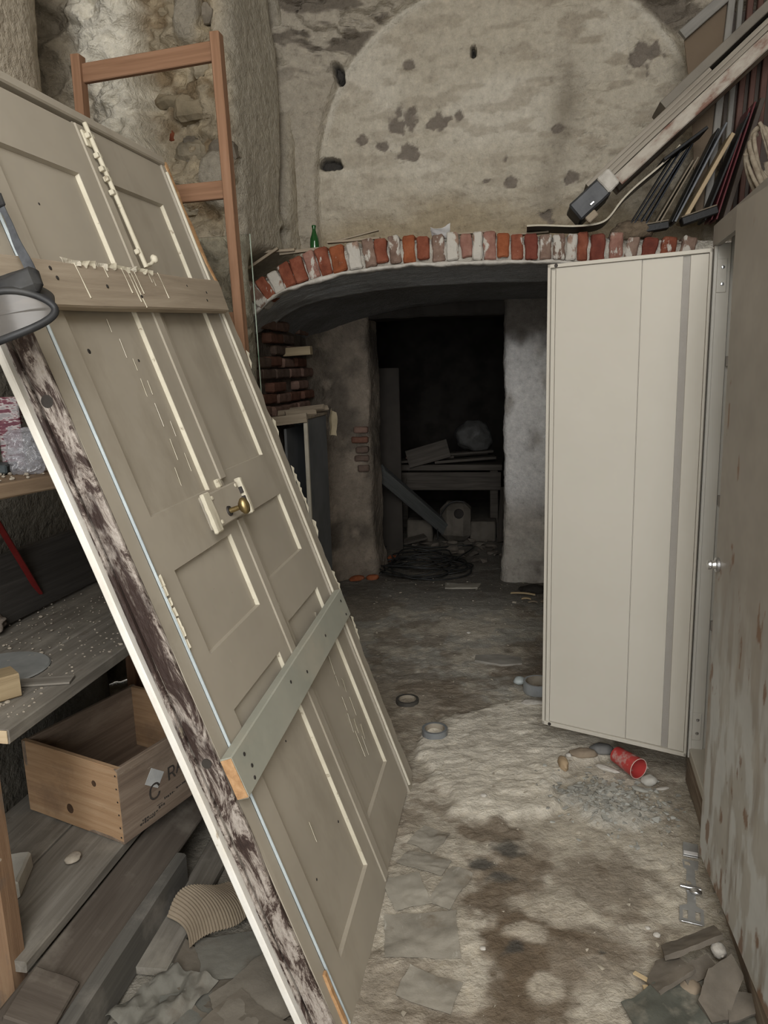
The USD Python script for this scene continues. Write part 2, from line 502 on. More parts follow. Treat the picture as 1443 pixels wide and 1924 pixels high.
c = mixc(c, (0.36, 0.315, 0.25), sm(0.50, 0.64, fbm(P * V(9, 1, 20), 6, 43)) * (0.55 + 0.3 * rgh))
c = mixc(c, (0.30, 0.265, 0.21), np.exp(-((ux - 0.165 - 0.05 * np.sin(uz * 5)) / 0.075) ** 2) * (1 - sm(2.85, 3.05, uz)) * 0.8 * (0.6 + 0.8 * fbm(P * 7, 3, 47)))
c = mixc(c, (0.33, 0.265, 0.17), low * 0.75)
c = mixc(c, (0.37, 0.33, 0.27), out * 0.8)
c = mixc(c, (0.60, 0.56, 0.485), np.exp(-((r - 0.99) / 0.014) ** 2) * sm(2.55, 2.75, uz) * 0.8)
c = mixc(c, (0.15, 0.128, 0.105), out * sm(2.85, 3.05, uz) * sm(0.47, 0.53, fbm(P * V(5, 1, 13) + 8, 4, 53)) * 0.9)
dk = 0 * ux
for cx, cz, rx, rz in ((-0.63, 2.715, 0.055, 0.05), (-0.555, 2.715, 0.035, 0.055), (-0.426, 2.70, 0.055, 0.04), (-0.36, 2.72, 0.045, 0.022), (-0.577, 2.57, 0.05, 0.045), (-0.82, 2.65, 0.03, 0.02), (0.565, 2.905, 0.062, 0.068),
                       (0.24, 2.39, 0.035, 0.025), (0.33, 2.275, 0.04, 0.03), (-0.057, 2.387, 0.03, 0.028), (-0.083, 2.5, 0.018, 0.018), (0.17, 2.63, 0.03, 0.02), (-0.7, 2.61, 0.03, 0.02), (0.13, 2.23, 0.04, 0.04), (-0.18, 2.41, 0.02, 0.012), (-0.56, 2.98, 0.03, 0.02)):
    dk = np.maximum(dk, blob(ux, uz, cx, cz, rx, rz, int(cx * 60 + cz * 30) % 71, 26, 0.14))
c = mixc(c, (0.175, 0.148, 0.125), dk * 0.9)
y = y + 0.008 * dk
hole = 0 * ux
for cx, cz, rx, rz in ((-1.0, 2.545, 0.075, 0.022), (-0.914, 2.955, 0.022, 0.036), (-0.24, 3.0, 0.012, 0.022)):
    hole = np.maximum(hole, blob(ux, uz, cx, cz, rx, rz, 7, 20, 0.15))
y = y + 0.07 * hole
c = mixc(c, (0.06, 0.055, 0.05), hole)
setting("wall_far", sheet(np.stack([ux, y, uz], -1), flip=False), MASONRY, smooth=True, tint=c.reshape(-1, 3), label="plastered end wall under a round vault line, stained and pitted")

# ------------------------------------------------------------------ wall_left: near wall, broken masonry niche, smooth return wall up to the lunette
line = np.array([(-1.66, -3.4), (-1.66, 1.0), (-1.66, 2.54), (-1.70, 2.66), (-1.82, 2.72), (-2.08, 2.76), (-2.16, 2.95), (-2.10, 3.16), (-1.95, 3.22), (-1.70, 3.20), (-1.34, 3.20), (-1.235, 3.22), (-1.215, 3.32), (-1.18, 3.65), (-1.115, 4.12)])
L0 = np.r_[0, np.cumsum(np.linalg.norm(np.diff(line, axis=0), axis=1))]
s1 = np.r_[np.linspace(0, L0[2] - 0.6, 26)[:-1], np.linspace(L0[2] - 0.6, L0[-1], 300)]
px = np.interp(s1, L0, line[:, 0]); py = np.interp(s1, L0, line[:, 1])
k = np.ones(9) / 9
i0 = 40
px[i0:-8] = np.convolve(np.pad(px, 4, mode="edge"), k, "valid")[i0:-8]; py[i0:-8] = np.convolve(np.pad(py, 4, mode="edge"), k, "valid")[i0:-8]
tx, ty = np.gradient(px), np.gradient(py); tl = np.hypot(tx, ty); nx, ny = ty / tl, -tx / tl
zz = np.r_[np.linspace(0, 1.5, 40)[:-1], np.linspace(1.5, 3.7, 230)]
S, Z = np.meshgrid(s1, zz, indexing="ij")
X = px[:, None] + 0 * Z; Y = py[:, None] + 0 * Z
P = np.stack([X, Y, Z], -1)
cheek = sm(L0[6], L0[8], S) * (1 - sm(L0[11] - 0.03, L0[12] + 0.02, S))
ret = sm(L0[11], L0[12], S)
pier = 1 - sm(L0[3], L0[5], S)
d = 0.035 * (fbm(P * 2.0, 3, 7) - 0.5) + 0.012 * (fbm(P * 11, 4, 9) - 0.5)
d = d + cheek * (0.20 * (fbm(P * V(4, 4, 3), 4, 13) - 0.5) + 0.20 * (fbm(P * 9, 4, 15) - 0.5) + 0.09 * (fbm(P * 22, 3, 18) - 0.5))
ochre = cheek * sm(-1.64, -1.58, X + 0.15 * (fbm(P * 5, 3, 25) - 0.5)) * sm(2.02, 2.15, Z)
d = d - 0.09 * ochre
bulge = cheek * blob(X, Z, -1.70, 2.60, 0.13, 0.17, 3, 5, 0.5)
col = cheek * blob(X, Z, -1.72, 2.92, 0.12, 0.24, 4, 5, 0.5)
d = d + 0.11 * bulge + 0.05 * col
patch = cheek * blob(X, Z, -1.31, 2.36, 0.09, 0.12, 6, 6, 0.2)
patch2 = cheek * blob(X, Z, -1.36, 2.96, 0.06, 0.16, 8, 6, 0.2)
d = d * (1 - 0.7 * np.maximum(patch, patch2)) + 0.02 * patch + 0.03 * patch2
# the crack that runs down the corner beside the lunette
crack = np.exp(-((S - (L0[13] + 0.16 + 0.05 * np.sin(Z * 5) - 0.06 * (Z - 2.2))) / (0.028 + 0.02 * fbm(P * 4, 2, 3))) ** 2) * sm(2.05, 2.2, Z) * sm(0.42, 0.55, fbm(P * V(0, 0, 8) + V(3.3, 0, 0), 3, 77) + 0.16)
d = d - 0.07 * crack * ret
d = d + ret * 0.01 * (fbm(P * V(14, 14, 3), 3, 83) - 0.5)
lowshift = ret * (1 - sm(1.95, 2.1, Z)) * sm(L0[12], L0[13], S) * 0.30
c = np.ones(P.shape) * np.array((0.42, 0.375, 0.305))
c = mixc(c, (0.27, 0.235, 0.185), sm(0.48, 0.66, fbm(P * 3, 5, 33)) * 0.7)
c = mixc(c, (0.10, 0.088, 0.07), sm(L0[4] - 0.05, L0[5], S) * (1 - sm(L0[7], L0[8] + 0.1, S)) * 0.75)
c = mixc(c, (0.245, 0.205, 0.145), ochre * 0.9)
c = mixc(c, (0.16, 0.118, 0.072), ochre * sm(0.48, 0.6, fbm(P * 9, 4, 63)) * 0.9)
c = mixc(c, (0.36, 0.30, 0.21), ochre * sm(0.54, 0.64, fbm(P * 13 + 3, 4, 64)) * 0.7)
c = mixc(c, (0.56, 0.53, 0.46), np.maximum(bulge, col) * 0.9)
c = mixc(c, (0.22, 0.20, 0.165), np.maximum(patch, patch2) * 0.9)
c = mixc(c, (0.255, 0.235, 0.195), ret * 0.75)
c = mixc(c, (0.33, 0.29, 0.225), ret * sm(L0[13] + 0.10, L0[13] + 0.32, S) * 0.8)
c = mixc(c, (0.10, 0.085, 0.07), crack * ret * 0.9)
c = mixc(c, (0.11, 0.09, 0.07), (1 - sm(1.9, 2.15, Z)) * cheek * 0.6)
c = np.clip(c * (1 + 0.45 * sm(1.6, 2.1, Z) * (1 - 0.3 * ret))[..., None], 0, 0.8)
c = mixc(c, (0.055, 0.05, 0.042), (1 - sm(1.45, 1.85, Z)) * (1 - sm(2.7, 2.9, Y)) * 0.8)     # shade behind the shelves, painted into the lower wall
PX = np.stack([X + nx[:, None] * d - lowshift, Y + ny[:, None] * d, Z], -1)
wl = setting("wall_left", sheet(PX, flip=False), MASONRY, smooth=True, tint=c.reshape(-1, 3), label="left wall with a broken niche of bare rubble masonry")

# loose stones of the broken masonry
STONE = [look(f"stone_{i}", [(0.3, tuple(0.55 * t for t in cc)), (0.55, cc), (0.75, tuple(1.3 * t for t in cc))], scale=7, rough_=0.95, bump=0.8, bscale=30, bdist=0.01, spec=0.1) for i, cc in enumerate(((0.27, 0.225, 0.155), (0.23, 0.20, 0.16), (0.33, 0.285, 0.21)))]
rg = np.random.default_rng(4)
for i in range(16):
    sx = rg.uniform(-1.58, -1.25); sz = rg.uniform(1.85, 3.05)
    if i < 3:
        sx, sz = ((-1.50, 2.66), (-1.42, 2.45), (-1.45, 2.25))[i]
    mesh(wl, "stone", moved(rough(cbox(rg.uniform(0.06, 0.15), 0.10, rg.uniform(0.05, 0.13), 0.02), 0.014, 0.016, 19, i), T(sx, 3.295 + rg.uniform(-0.02, 0.02), sz) @ RZ(0)), STONE[i % 3], smooth=35)

NICHEBRICK = look("niche_brick", [(0.3, (0.13, 0.04, 0.022)), (0.6, (0.26, 0.085, 0.045))], scale=14, rough_=0.95, bump=0.9, bscale=40, bdist=0.006, spec=0.1, layers=[((0.25, 0.2, 0.14), 18.0, 0.52, 0.58, (1, 1, 1), 2.0)])
mesh(wl, "brick", moved(rough(cbox(0.085, 0.10, 0.055, 0.012), 0.014, 0.010, 26, 4), T(-1.545, 3.315, 2.52)), NICHEBRICK, smooth=35)

# ------------------------------------------------------------------ other walls of the room
wall("wall_right", (1.22, 4.2, 0), (0, -1, 0), (0, 0, 1), 7.7, 3.7, 60, 40, plain_disp(0.02, 2.2, 90), plain_tint((0.36, 0.32, 0.26), (0.2, 0.18, 0.15), 91))
ux, uy = np.meshgrid(np.linspace(-2.3, 1.35, 60), np.linspace(-3.5, 4.1, 80), indexing="ij")
P = np.stack([ux, uy, 0 * ux], -1)
cz = 3.62 + 0.35 * (1 - ((ux + 0.4) / 1.9) ** 2) + 0.02 * (fbm(P * 3, 3, 8) - 0.5)
setting("ceiling", sheet(np.stack([ux, uy, cz], -1), flip=True), MASONRY, smooth=True, tint=plain_tint((0.36, 0.32, 0.26), (0.2, 0.18, 0.15), 95)(P, ux, uy).reshape(-1, 3))
# near wall with the entrance opening behind the camera
nw = cat(bx(-2.3, -0.70, -2.0, -1.75, -0.1, 4.1, 0.01), bx(0.80, 1.5, -2.0, -1.75, -0.1, 4.1, 0.01), bx(-0.70, 0.80, -2.0, -1.75, 3.2, 4.1, 0.01))
LIME = look("lime_plaster", [(0.3, (0.24, 0.21, 0.17)), (0.55, (0.37, 0.33, 0.265)), (0.75, (0.45, 0.41, 0.34))], scale=3, bump=0.6, bscale=25, bdist=0.01, rough_=0.93, spec=0.12)
setting("wall_near", nw, LIME)

# ------------------------------------------------------------------ the low brick arch and the cellar passage behind it
UX = V(-1.60, -1.42, -1.284, -1.2, -1.092, -0.96, -0.83, -0.578, -0.31, -0.072, 0.137, 0.45, 0.72, 0.86)
UZ = V(1.20, 1.60, 1.760, 1.825, 1.872, 1.908, 1.931, 1.950, 1.951, 1.941, 1.932, 1.90, 1.83, 1.70)


def under(x):
    return np.interp(x, UX, UZ)


def over(x):
    return np.interp(x, V(-1.6, -1.22, -1.11, -0.953, -0.824, -0.575, -0.308, -0.049, 0.271, 0.493, 0.646, 0.9, 1.3), V(1.90, 1.943, 1.99, 2.045, 2.070, 2.080, 2.083, 2.070, 2.051, 2.026, 2.014, 2.0, 2.0))


# body of the arch: soft rubble and lime core behind the brick ring
xs = np.linspace(-1.62, 1.3, 220)
prof_t = [(3.525, "u"), (3.512, "m"), (3.53, "o"), (3.66, "o"), (3.85, "o2"), (4.15, "o3")]
P = np.zeros((len(xs), 6, 3))
for j, (yy, kind) in enumerate(prof_t):
    zb = under(np.clip(xs, -1.6, 0.85)) + 0.012
    zb = np.where(xs > 0.86, 0.0, zb)
    zo = over(xs) - 0.012
    z = {"u": zb, "m": (zb + zo) / 2, "o": zo, "o2": zo + 0.02, "o3": zo + 0.06}[kind]
    P[:, j] = np.stack([xs, 0 * xs + yy, z], -1)
P[..., 2] += 0.02 * (fbm(P * 9, 3, 3) - 0.5) * V(0.2, 1, 1, 1.5, 2, 2)
P[..., 1] += 0.012 * (fbm(P * 14 + 5, 3, 5) - 0.5)
c = plain_tint((0.47, 0.44, 0.39), (0.30, 0.26, 0.215), 37, 9.0)(P, None, None)
c = mixc(c, (0.25, 0.2, 0.13), np.broadcast_to(V(0, 0, 0, 0.5, 0.9, 0.9), c.shape[:2]))
wa = setting("wall_arch", sheet(P), MASONRY, smooth=True, tint=c.reshape(-1, 3), label="low segmental arch of worn red bricks under a rubble ledge")

# brick looks: red, orange, dark red, pinkish, lime-smeared, brown-grey
def bricklook(i, d, m, l, lime):
    lay = [((0.50, 0.47, 0.42), 13.0, lime - 0.05, lime - 0.01, (1.3, 1, 0.6), 2.0 + i)] if lime < 1 else []
    lay.append(((0.07, 0.05, 0.045), 22.0, 0.68, 0.74, (1, 1, 1), 5.0))
    return look(f"brick_{i}", [(0.3, d), (0.5, m), (0.72, l)], scale=16, rough_=0.92, bump=0.8, bscale=45, bdist=0.006, spec=0.12, layers=lay)


BRICK = [bricklook(0, (0.13, 0.042, 0.026), (0.21, 0.068, 0.04), (0.28, 0.11, 0.07), 0.66), bricklook(1, (0.17, 0.055, 0.026), (0.26, 0.082, 0.036), (0.32, 0.12, 0.06), 0.70), bricklook(2, (0.10, 0.032, 0.024), (0.16, 0.047, 0.033), (0.20, 0.07, 0.05), 0.70),
         bricklook(3, (0.2, 0.10, 0.075), (0.27, 0.14, 0.11), (0.35, 0.22, 0.17), 0.60), bricklook(4, (0.2, 0.11, 0.08), (0.3, 0.2, 0.15), (0.40, 0.33, 0.27), 0.44), bricklook(5, (0.13, 0.085, 0.065), (0.2, 0.135, 0.105), (0.28, 0.2, 0.16), 0.57)]
row = [(-1.262, 5, .06), (-1.207, 0, .055), (-1.150, 4, .055), (-1.095, 0, .06), (-1.033, 0, .062), (-0.971, 3, .055), (-0.913, 0, .06), (-0.841, 1, .068), (-0.763, 4, .062), (-0.693, 5, .056), (-0.636, 0, .058), (-0.574, 5, .052), (-0.508, 1, .058), (-0.443, 0, .056), (-0.374, 5, .058), (-0.309, 4, .054),
       (-0.247, 3, .054), (-0.197, 4, .044), (-0.143, 3, .056), (-0.083, 1, .055), (-0.022, 0, .054), (0.041, 2, .058), (0.102, 5, .054), (0.160, 5, .052), (0.213, 4, .044), (0.262, 0, .046), (0.324, 2, .062), (0.403, 3, .058), (0.467, 5, .052), (0.538, 2, .06), (0.616, 0, .062), (0.69, 5, .06)]
rg = np.random.default_rng(11)
for i, (x, kind, w) in enumerate(row):
    zl, zh = under(x) + 0.018, over(x) + rg.uniform(-0.004, 0.012)
    if x > -0.7 and x < 0.1 and i % 3 == 1:
        zl += 0.012
    slope = (under(x + 0.06) - under(x - 0.06)) / 0.12
    ang = math.atan(slope) if x < 0 else math.atan(slope) * 0.6
    ang += 0.05 - 0.12 * max(0.0, x) + rg.uniform(-0.04, 0.04)
    h = zh - zl
    b = rough(cbox(w - 0.002, 0.12, h, 0.006), 0.014, 0.0065, 30, i)
    M = np.eye(4); ca, sa = math.cos(ang), math.sin(ang)
    M[0, 0], M[0, 2], M[2, 0], M[2, 2] = ca, -sa, sa, ca
    M[:3, 3] = (x, 3.557 + rg.uniform(-0.006, 0.010), (zl + zh) / 2)
    mesh(wa, "brick", moved(b, M), BRICK[kind], smooth=40)
# ragged lime lip under the bricks
xs = np.linspace(-1.32, 0.8, 260)
rim = []
for a in np.linspace(0, 2 * math.pi, 9)[:-1]:
    rim.append(np.stack([xs, 3.522 + 0.022 * np.cos(a) * (0.4 + 1.2 * fbm(np.stack([xs * 9, 0 * xs, 0 * xs], -1), 3, 5)), under(xs) + 0.008 + 0.016 * (fbm(np.stack([xs * 8, 0 * xs, 0 * xs + 9], -1), 4, 16) - 0.5) + (0.003 + 0.014 * fbm(np.stack([xs * 17, 0 * xs, 0 * xs + 4], -1), 4, 6)) * np.sin(a)], -1))
rim.append(rim[0])
LIMEWHITE = look("lime_white", [(0.3, (0.36, 0.33, 0.29)), (0.6, (0.56, 0.53, 0.48))], scale=18, bump=0.7, bscale=60, bdist=0.006, rough_=0.95, spec=0.1)
mesh(wa, "mortar_lip", sheet(np.stack(rim, 1), flip=True), LIMEWHITE, smooth=True)

# vault of the passage
xs = np.linspace(-1.55, 0.86, 120)
B41 = np.interp(xs, V(-1.6, -1.45, -1.312, -1.2, -1.047, -0.798, -0.567, -0.223, 0.145, 0.6, 0.86), V(1.45, 1.70, 1.80, 1.848, 1.885, 1.913, 1.924, 1.93, 1.92, 1.85, 1.65))
C51 = np.interp(xs, V(-1.6, -1.5, -1.379, -1.224, -1.016, -0.708, -0.412, -0.122, 0.182, 0.6, 0.86), V(1.40, 1.60, 1.715, 1.79, 1.85, 1.90, 1.915, 1.917, 1.91, 1.84, 1.65))
sta = [(3.53, under(xs) + 0.006), (3.62, under(xs) + 0.012), (3.85, (under(xs) + 0.01) * 0.5 + B41 * 0.5 + 0.006), (4.06, B41 + 0.004), (4.11, B41 - 0.004), (4.13, B41 + 0.03), (4.5, 0.6 * B41 + 0.4 * C51 + 0.02), (4.85, 0.25 * B41 + 0.75 * C51 + 0.01), (5.14, C51), (5.16, C51 + 0.08), (5.5, C51 + 0.1)]
yy = np.linspace(3.53, 5.5, 90)
G = np.array([[np.interp(t, [q[0] for q in sta], [q[1][i] for q in sta]) for t in yy] for i in range(len(xs))])
P = np.stack([np.repeat(xs[:, None], len(yy), 1), np.repeat(yy[None], len(xs), 0), G], -1)
P[..., 2] += 0.012 * (fbm(P * V(3, 14, 1), 3, 2) - 0.5) + 0.014 * (fbm(P * 3, 3, 4) - 0.5)
c = plain_tint((0.44, 0.45, 0.465), (0.28, 0.28, 0.28), 57, 4.0, 0.7)(P, None, None)
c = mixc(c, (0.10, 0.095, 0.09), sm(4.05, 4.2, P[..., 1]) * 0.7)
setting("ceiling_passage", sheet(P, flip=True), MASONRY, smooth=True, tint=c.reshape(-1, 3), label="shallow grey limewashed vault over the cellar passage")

# left wall of the passage with bare brick courses
wp = wall("wall_passage_left", (-1.385, 3.50, -0.02), (0, 1, 0), (0, 0, 1), 1.7, 1.95, 70, 70, lambda P, s, t: 0.02 * (fbm(P * 5, 4, 66) - 0.5) - 0.012 - 0.01 * sm(1.25, 1.3, t), plain_tint((0.16, 0.13, 0.105), (0.07, 0.058, 0.05), 67, 4.0, 0.8))
# wall() faces u x v = (1,0,0): into the passage
rg = np.random.default_rng(21)
PB = [look(f"passage_brick_{i}", [(0.3, tuple(0.6 * t for t in cc)), (0.6, cc)], scale=14, rough_=0.95, bump=0.9, bscale=40, bdist=0.008, spec=0.1) for i, cc in enumerate(((0.17, 0.085, 0.06), (0.14, 0.10, 0.08), (0.22, 0.14, 0.11)))]
for j in range(9):
    y0 = 3.5 + (0.12 if j % 2 else 0.0)
    z0 = 1.28 + j * 0.068
    for i in range(6):
        L = 0.225 + rg.uniform(-0.02, 0.02)
        ya = y0 + i * 0.245
        if ya + L > 4.9 or (rg.random() < 0.12):
            continue
        mesh(wp, "brick", rough(cbox(0.06, L, 0.054, 0.008), 0.03, 0.006, 20, i + 9 * j), PB[int(rg.integers(3))], T(-1.395 + rg.uniform(-0.004, 0.016), ya + L / 2, z0 + rg.uniform(-0.005, 0.005)), smooth=40)
wall("wall_passage_right", (0.86, 5.2, -0.02), (0, -1, 0), (0, 0, 1), 1.7, 1.95, 30, 30, plain_disp(0.02, 4, 68), plain_tint((0.3, 0.27, 0.23), (0.16, 0.14, 0.12), 69, 3.0))

# inner cross wall with the dark doorway
def pier(name, outline, h, col, dark, seed, label, white=0.0):
    """pier whose plan is an open polyline (seen from the passage); displaced grid"""
    o = np.array(outline, float)
    Lc = np.r_[0, np.cumsum(np.linalg.norm(np.diff(o, axis=0), axis=1))]
    s = np.linspace(0, Lc[-1], int(Lc[-1] / 0.016))
    x, y = np.interp(s, Lc, o[:, 0]), np.interp(s, Lc, o[:, 1])
    k = np.ones(5) / 5
    x[2:-2], y[2:-2] = np.convolve(x, k, "valid"), np.convolve(y, k, "valid")
    tx, ty = np.gradient(x), np.gradient(y); tl = np.hypot(tx, ty)
    z = np.linspace(-0.03, h, 110)
    X, Z = x[:, None] + 0 * z, 0 * x[:, None] + z
    Y = y[:, None] + 0 * z
    P = np.stack([X, Y, Z], -1)
    d = 0.03 * (fbm(P * 4, 4, seed) - 0.5) + 0.015 * (fbm(P * 17, 3, seed + 1) - 0.5) + 0.05 * (1 - sm(0.02, 0.25, Z)) * fbm(P * 6, 3, seed + 5)
    nx, ny = (ty / tl)[:, None], (-tx / tl)[:, None]
    c = np.ones(P.shape) * np.array(col)
    c = mixc(c, dark, sm(0.46, 0.64, fbm(P * V(4, 4, 3), 5, seed + 2)) * 0.85)
    c = mixc(c, np.array(col) * 1.5, sm(0.55, 0.68, fbm(P * 6 + 4, 5, seed + 3)) * 0.6)
    if white:
        c = mixc(c, (0.78, 0.76, 0.74), sm(0.33, 0.47, fbm(P * V(5, 5, 2), 4, seed + 8)) * sm(0.4, 0.7, Z) * (1 - sm(1.62, 1.75, Z + 0.15 * (fbm(P * 9, 3, 2) - 0.5))) * white)
        c = mixc(c, (0.12, 0.105, 0.09), sm(1.60, 1.76, Z + 0.12 * (fbm(P * 9, 3, 4) - 0.5)) * 0.85)
        c = mixc(c, (0.46, 0.43, 0.38), (1 - sm(0.35, 0.6, Z)) * sm(0.5, 0.6, fbm(P * 11, 4, seed + 12)) * 0.9)
    return setting(name, sheet(np.stack([X + nx * d, Y + ny * d, Z], -1), flip=False), MASONRY, smooth=True, tint=c.reshape(-1, 3), label=label)


pl = pier("wall_inner_left", [(-1.50, 4.72), (-1.40, 4.86), (-1.30, 5.02), (-1.22, 5.08), (-1.05, 5.10), (-1.035, 5.12), (-1.03, 5.42)], 1.95, (0.24, 0.20, 0.16), (0.10, 0.085, 0.07), 101, "sooty rendered pier left of the dark cellar doorway")
pier("wall_inner_right", [(-0.115, 5.42), (-0.115, 5.12), (-0.10, 5.09), (0.2, 5.08), (0.9, 5.08)], 1.95, (0.42, 0.385, 0.34), (0.18, 0.16, 0.14), 111, "whitewashed pier right of the dark cellar doorway", 0.95)
for i, (zb, w) in enumerate(((1.01, 0.12), (0.94, 0.09), (0.88, 0.1), (1.08, 0.1), (0.81, 0.08))):
    mesh(pl, "brick", rough(cbox(w, 0.05, 0.045, 0.008), 0.03, 0.005, 20, i), PB[0 if i == 0 else 2 if i == 3 else 1], T(-1.055 - w / 2, 5.095, zb), smooth=40)
NEARBLACK = look("near_black_plaster", [(0.3, (0.02, 0.0175, 0.016)), (0.6, (0.045, 0.04, 0.035))], scale=4, bump=0.8, bscale=22, bdist=0.012, rough_=0.95, spec=0.1)  # darkness of the cellar put into a near-black base colour
setting("wall_inner_top", rough(bx(-1.06, -0.09, 5.14, 5.42, 1.83, 2.05, 0.01), 0.06, 0.012, 8, 3), NEARBLACK, smooth=40, label="black lintel over the cellar doorway")
setting("wall_cellar", rough(cat(bx(-2.3, 1.2, 8.35, 8.5, -0.05, 2.3), bx(-2.4, -2.2, 5.42, 8.4, -0.05, 2.3), bx(1.1, 1.3, 5.42, 8.4, -0.05, 2.3), bx(-2.3, -1.06, 5.42, 5.5, -0.05, 2.3), bx(-0.09, 1.2, 5.42, 5.5, -0.05, 2.3)), 0.25, 0.02, 4, 8), NEARBLACK, smooth=40)
setting("ceiling_cellar", bx(-2.4, 1.3, 5.42, 8.5, 2.15, 2.3), NEARBLACK)

# ================================================================== THE LEANING DOUBLE DOOR
def painted(name, base, dirt, chips, extra=(), scale=3.0, stretch=(1, 1, 1)):
    lay = [(dirt, 2.4, 0.52, 0.72, (1.5, 0.7, 1), 1.0), (dirt, 55.0, 0.735, 0.76, (1, 1, 1), 4.0), (chips, 26.0, 0.745, 0.76, (1.6, 0.35, 1), 8.0)] + list(extra)
    return look(name, [(0.3, tuple(0.90 * t for t in base)), (0.55, base), (0.75, tuple(1.07 * t for t in base))], scale=scale, rough_=0.55, bump=0.12, bscale=40, bdist=0.002, spec=0.35, layers=lay, stretch=stretch)


PAINT = painted("door_paint", (0.375, 0.335, 0.272), (0.28, 0.245, 0.19), (0.66, 0.61, 0.50))
PAINT2 = painted("moulding_paint", (0.60, 0.555, 0.46), (0.42, 0.37, 0.29), (0.36, 0.30, 0.21))
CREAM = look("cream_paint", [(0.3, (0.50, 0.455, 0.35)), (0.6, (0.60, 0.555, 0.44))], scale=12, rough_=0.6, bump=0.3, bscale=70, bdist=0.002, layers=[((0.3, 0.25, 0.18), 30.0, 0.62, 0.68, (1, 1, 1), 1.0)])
RAWWOOD = wood("raw_wood", (0.30, 0.17, 0.085), (0.46, 0.27, 0.135), (0.56, 0.36, 0.2), knots=False)
BRACE = wood("brace_pine", (0.27, 0.22, 0.165), (0.345, 0.285, 0.215), (0.41, 0.345, 0.265), layers=[((0.62, 0.57, 0.44), 20.0, 0.715, 0.73, (3, 0.5, 1), 2.0)])
SAGE = look("sage_paint", [(0.3, (0.30, 0.305, 0.255)), (0.6, (0.35, 0.35, 0.295)), (0.8, (0.38, 0.37, 0.31))], scale=5, rough_=0.6, bump=0.2, bscale=50, bdist=0.002, layers=[((0.2, 0.17, 0.12), 24.0, 0.70, 0.74, (1, 1, 1), 3.0), ((0.40, 0.37, 0.30), 4.0, 0.55, 0.75, (1, 1, 1), 6.0)])
PEEL = look("peeling_brown_paint", [(0.36, (0.030, 0.019, 0.016)), (0.45, (0.055, 0.035, 0.029)), (0.49, (0.26, 0.22, 0.19)), (0.56, (0.42, 0.375, 0.335)), (0.68, (0.25, 0.205, 0.155))], scale=11, stretch=(1.6, 0.7, 2.4), detail=10, nrough=0.8, rough_=0.6, bump=0.9, bscale=30, bdist=0.006, distortion=0.8,
            layers=[((0.040, 0.025, 0.021), 4.0, 0.53, 0.58, (1.3, 0.45, 1.6), 5.6), ((0.33, 0.285, 0.21), 9.0, 0.66, 0.7, (1, 0.5, 1), 9.0)])
WHITE = look("white_gloss", [(0.3, (0.70, 0.66, 0.58)), (0.6, (0.82, 0.80, 0.75))], scale=5, rough_=0.4, bump=0.2, bscale=30, bdist=0.002, layers=[((0.35, 0.28, 0.2), 16.0, 0.68, 0.73, (1, 0.4, 1), 2.0)])
BLUEWHITE = look("blue_white_bead", [(0.3, (0.36, 0.41, 0.43)), (0.6, (0.47, 0.52, 0.53))], scale=9, rough_=0.4)
BRASS = look("aged_brass", [(0.3, (0.22, 0.16, 0.07)), (0.6, (0.38, 0.29, 0.14))], scale=20, rough_=0.35, metallic=0.9, spec=0.5)
DARKIRON = look("dark_iron", [(0.3, (0.03, 0.028, 0.026)), (0.6, (0.07, 0.062, 0.056))], scale=20, rough_=0.6, metallic=0.5)
CHROME = look("bright_steel", [(0.3, (0.45, 0.45, 0.45)), (0.6, (0.62, 0.62, 0.62))], scale=12, rough_=0.28, metallic=0.95, spec=0.5, layers=[((0.2, 0.18, 0.16), 14.0, 0.62, 0.7, (1, 1, 1), 3.0)])

DP = V(-0.385, 2.385, 0.012)
DD = V(-0.324, -0.024, 0.946)
DOORF = frame(DP, V(0, 1, 0.0) - DD * (V(0, 1, 0) @ DD) / (DD @ DD), DD)      # local x: width (towards the back), y: up the door, z: off its face
door = thing("double_door", "pair of beige panelled door leaves in a frame, taken out and leaning left over the shelves", "door", DOORF)


def leafpoly(u0, u1, v0, v1, holes):
    from shapely.geometry import box as sbox
    p = sbox(u0, v0, u1, v1)
    for h in holes:
        p = p.difference(sbox(h[0], h[2], h[1], h[3]))
    return p


def make_leaf(u0, u1, v0, v1, panels, n0, seed):
    body = trimesh.creation.extrude_polygon(leafpoly(u0, u1, v0, v1, panels), 0.040, engine="earcut")
    body.apply_translation((0, 0, n0 - 0.040))
    leaf = mesh(door, "door_leaf", body, PAINT)
    for (a, b, c0, c1) in panels:
        g, dpt = 0.003, 0.0115
        mesh(leaf, "panel", bx(a - 0.004, b + 0.004, c0 - 0.004, c1 + 0.004, n0 - 0.034, n0 - dpt, 0.001), PAINT)
        O = V((a, c0), (b, c0), (b, c1), (a, c1)); I = V((a + g, c0 + g), (b - g, c0 + g), (b - g, c1 - g), (a + g, c1 - g))
        pts = [(*p, n0 - 0.0015) for p in O] + [(*p, n0 - dpt + 0.001) for p in I] + [(*p, n0 - dpt - 0.002) for p in I] + [(*p, n0 - 0.033) for p in O]
        F = []
        for k in range(4):
            l = (k + 1) % 4
            F += [(k, l, 4 + l), (k, 4 + l, 4 + k), (4 + k, 4 + l, 8 + l), (4 + k, 8 + l, 8 + k)]
        F = np.array(F)
        mesh(leaf, "moulding", trimesh.Trimesh(np.array(pts), np.vstack([F[0:4], F[8:16]]), process=False), PAINT)
        mesh(leaf, "moulding", trimesh.Trimesh(np.array(pts), F[4:8], process=False), CREAM, label="moulding on the far side of the panel, lightened to cream for the light it catches")  # cream tone here paints in the light falling on this side
    return leaf


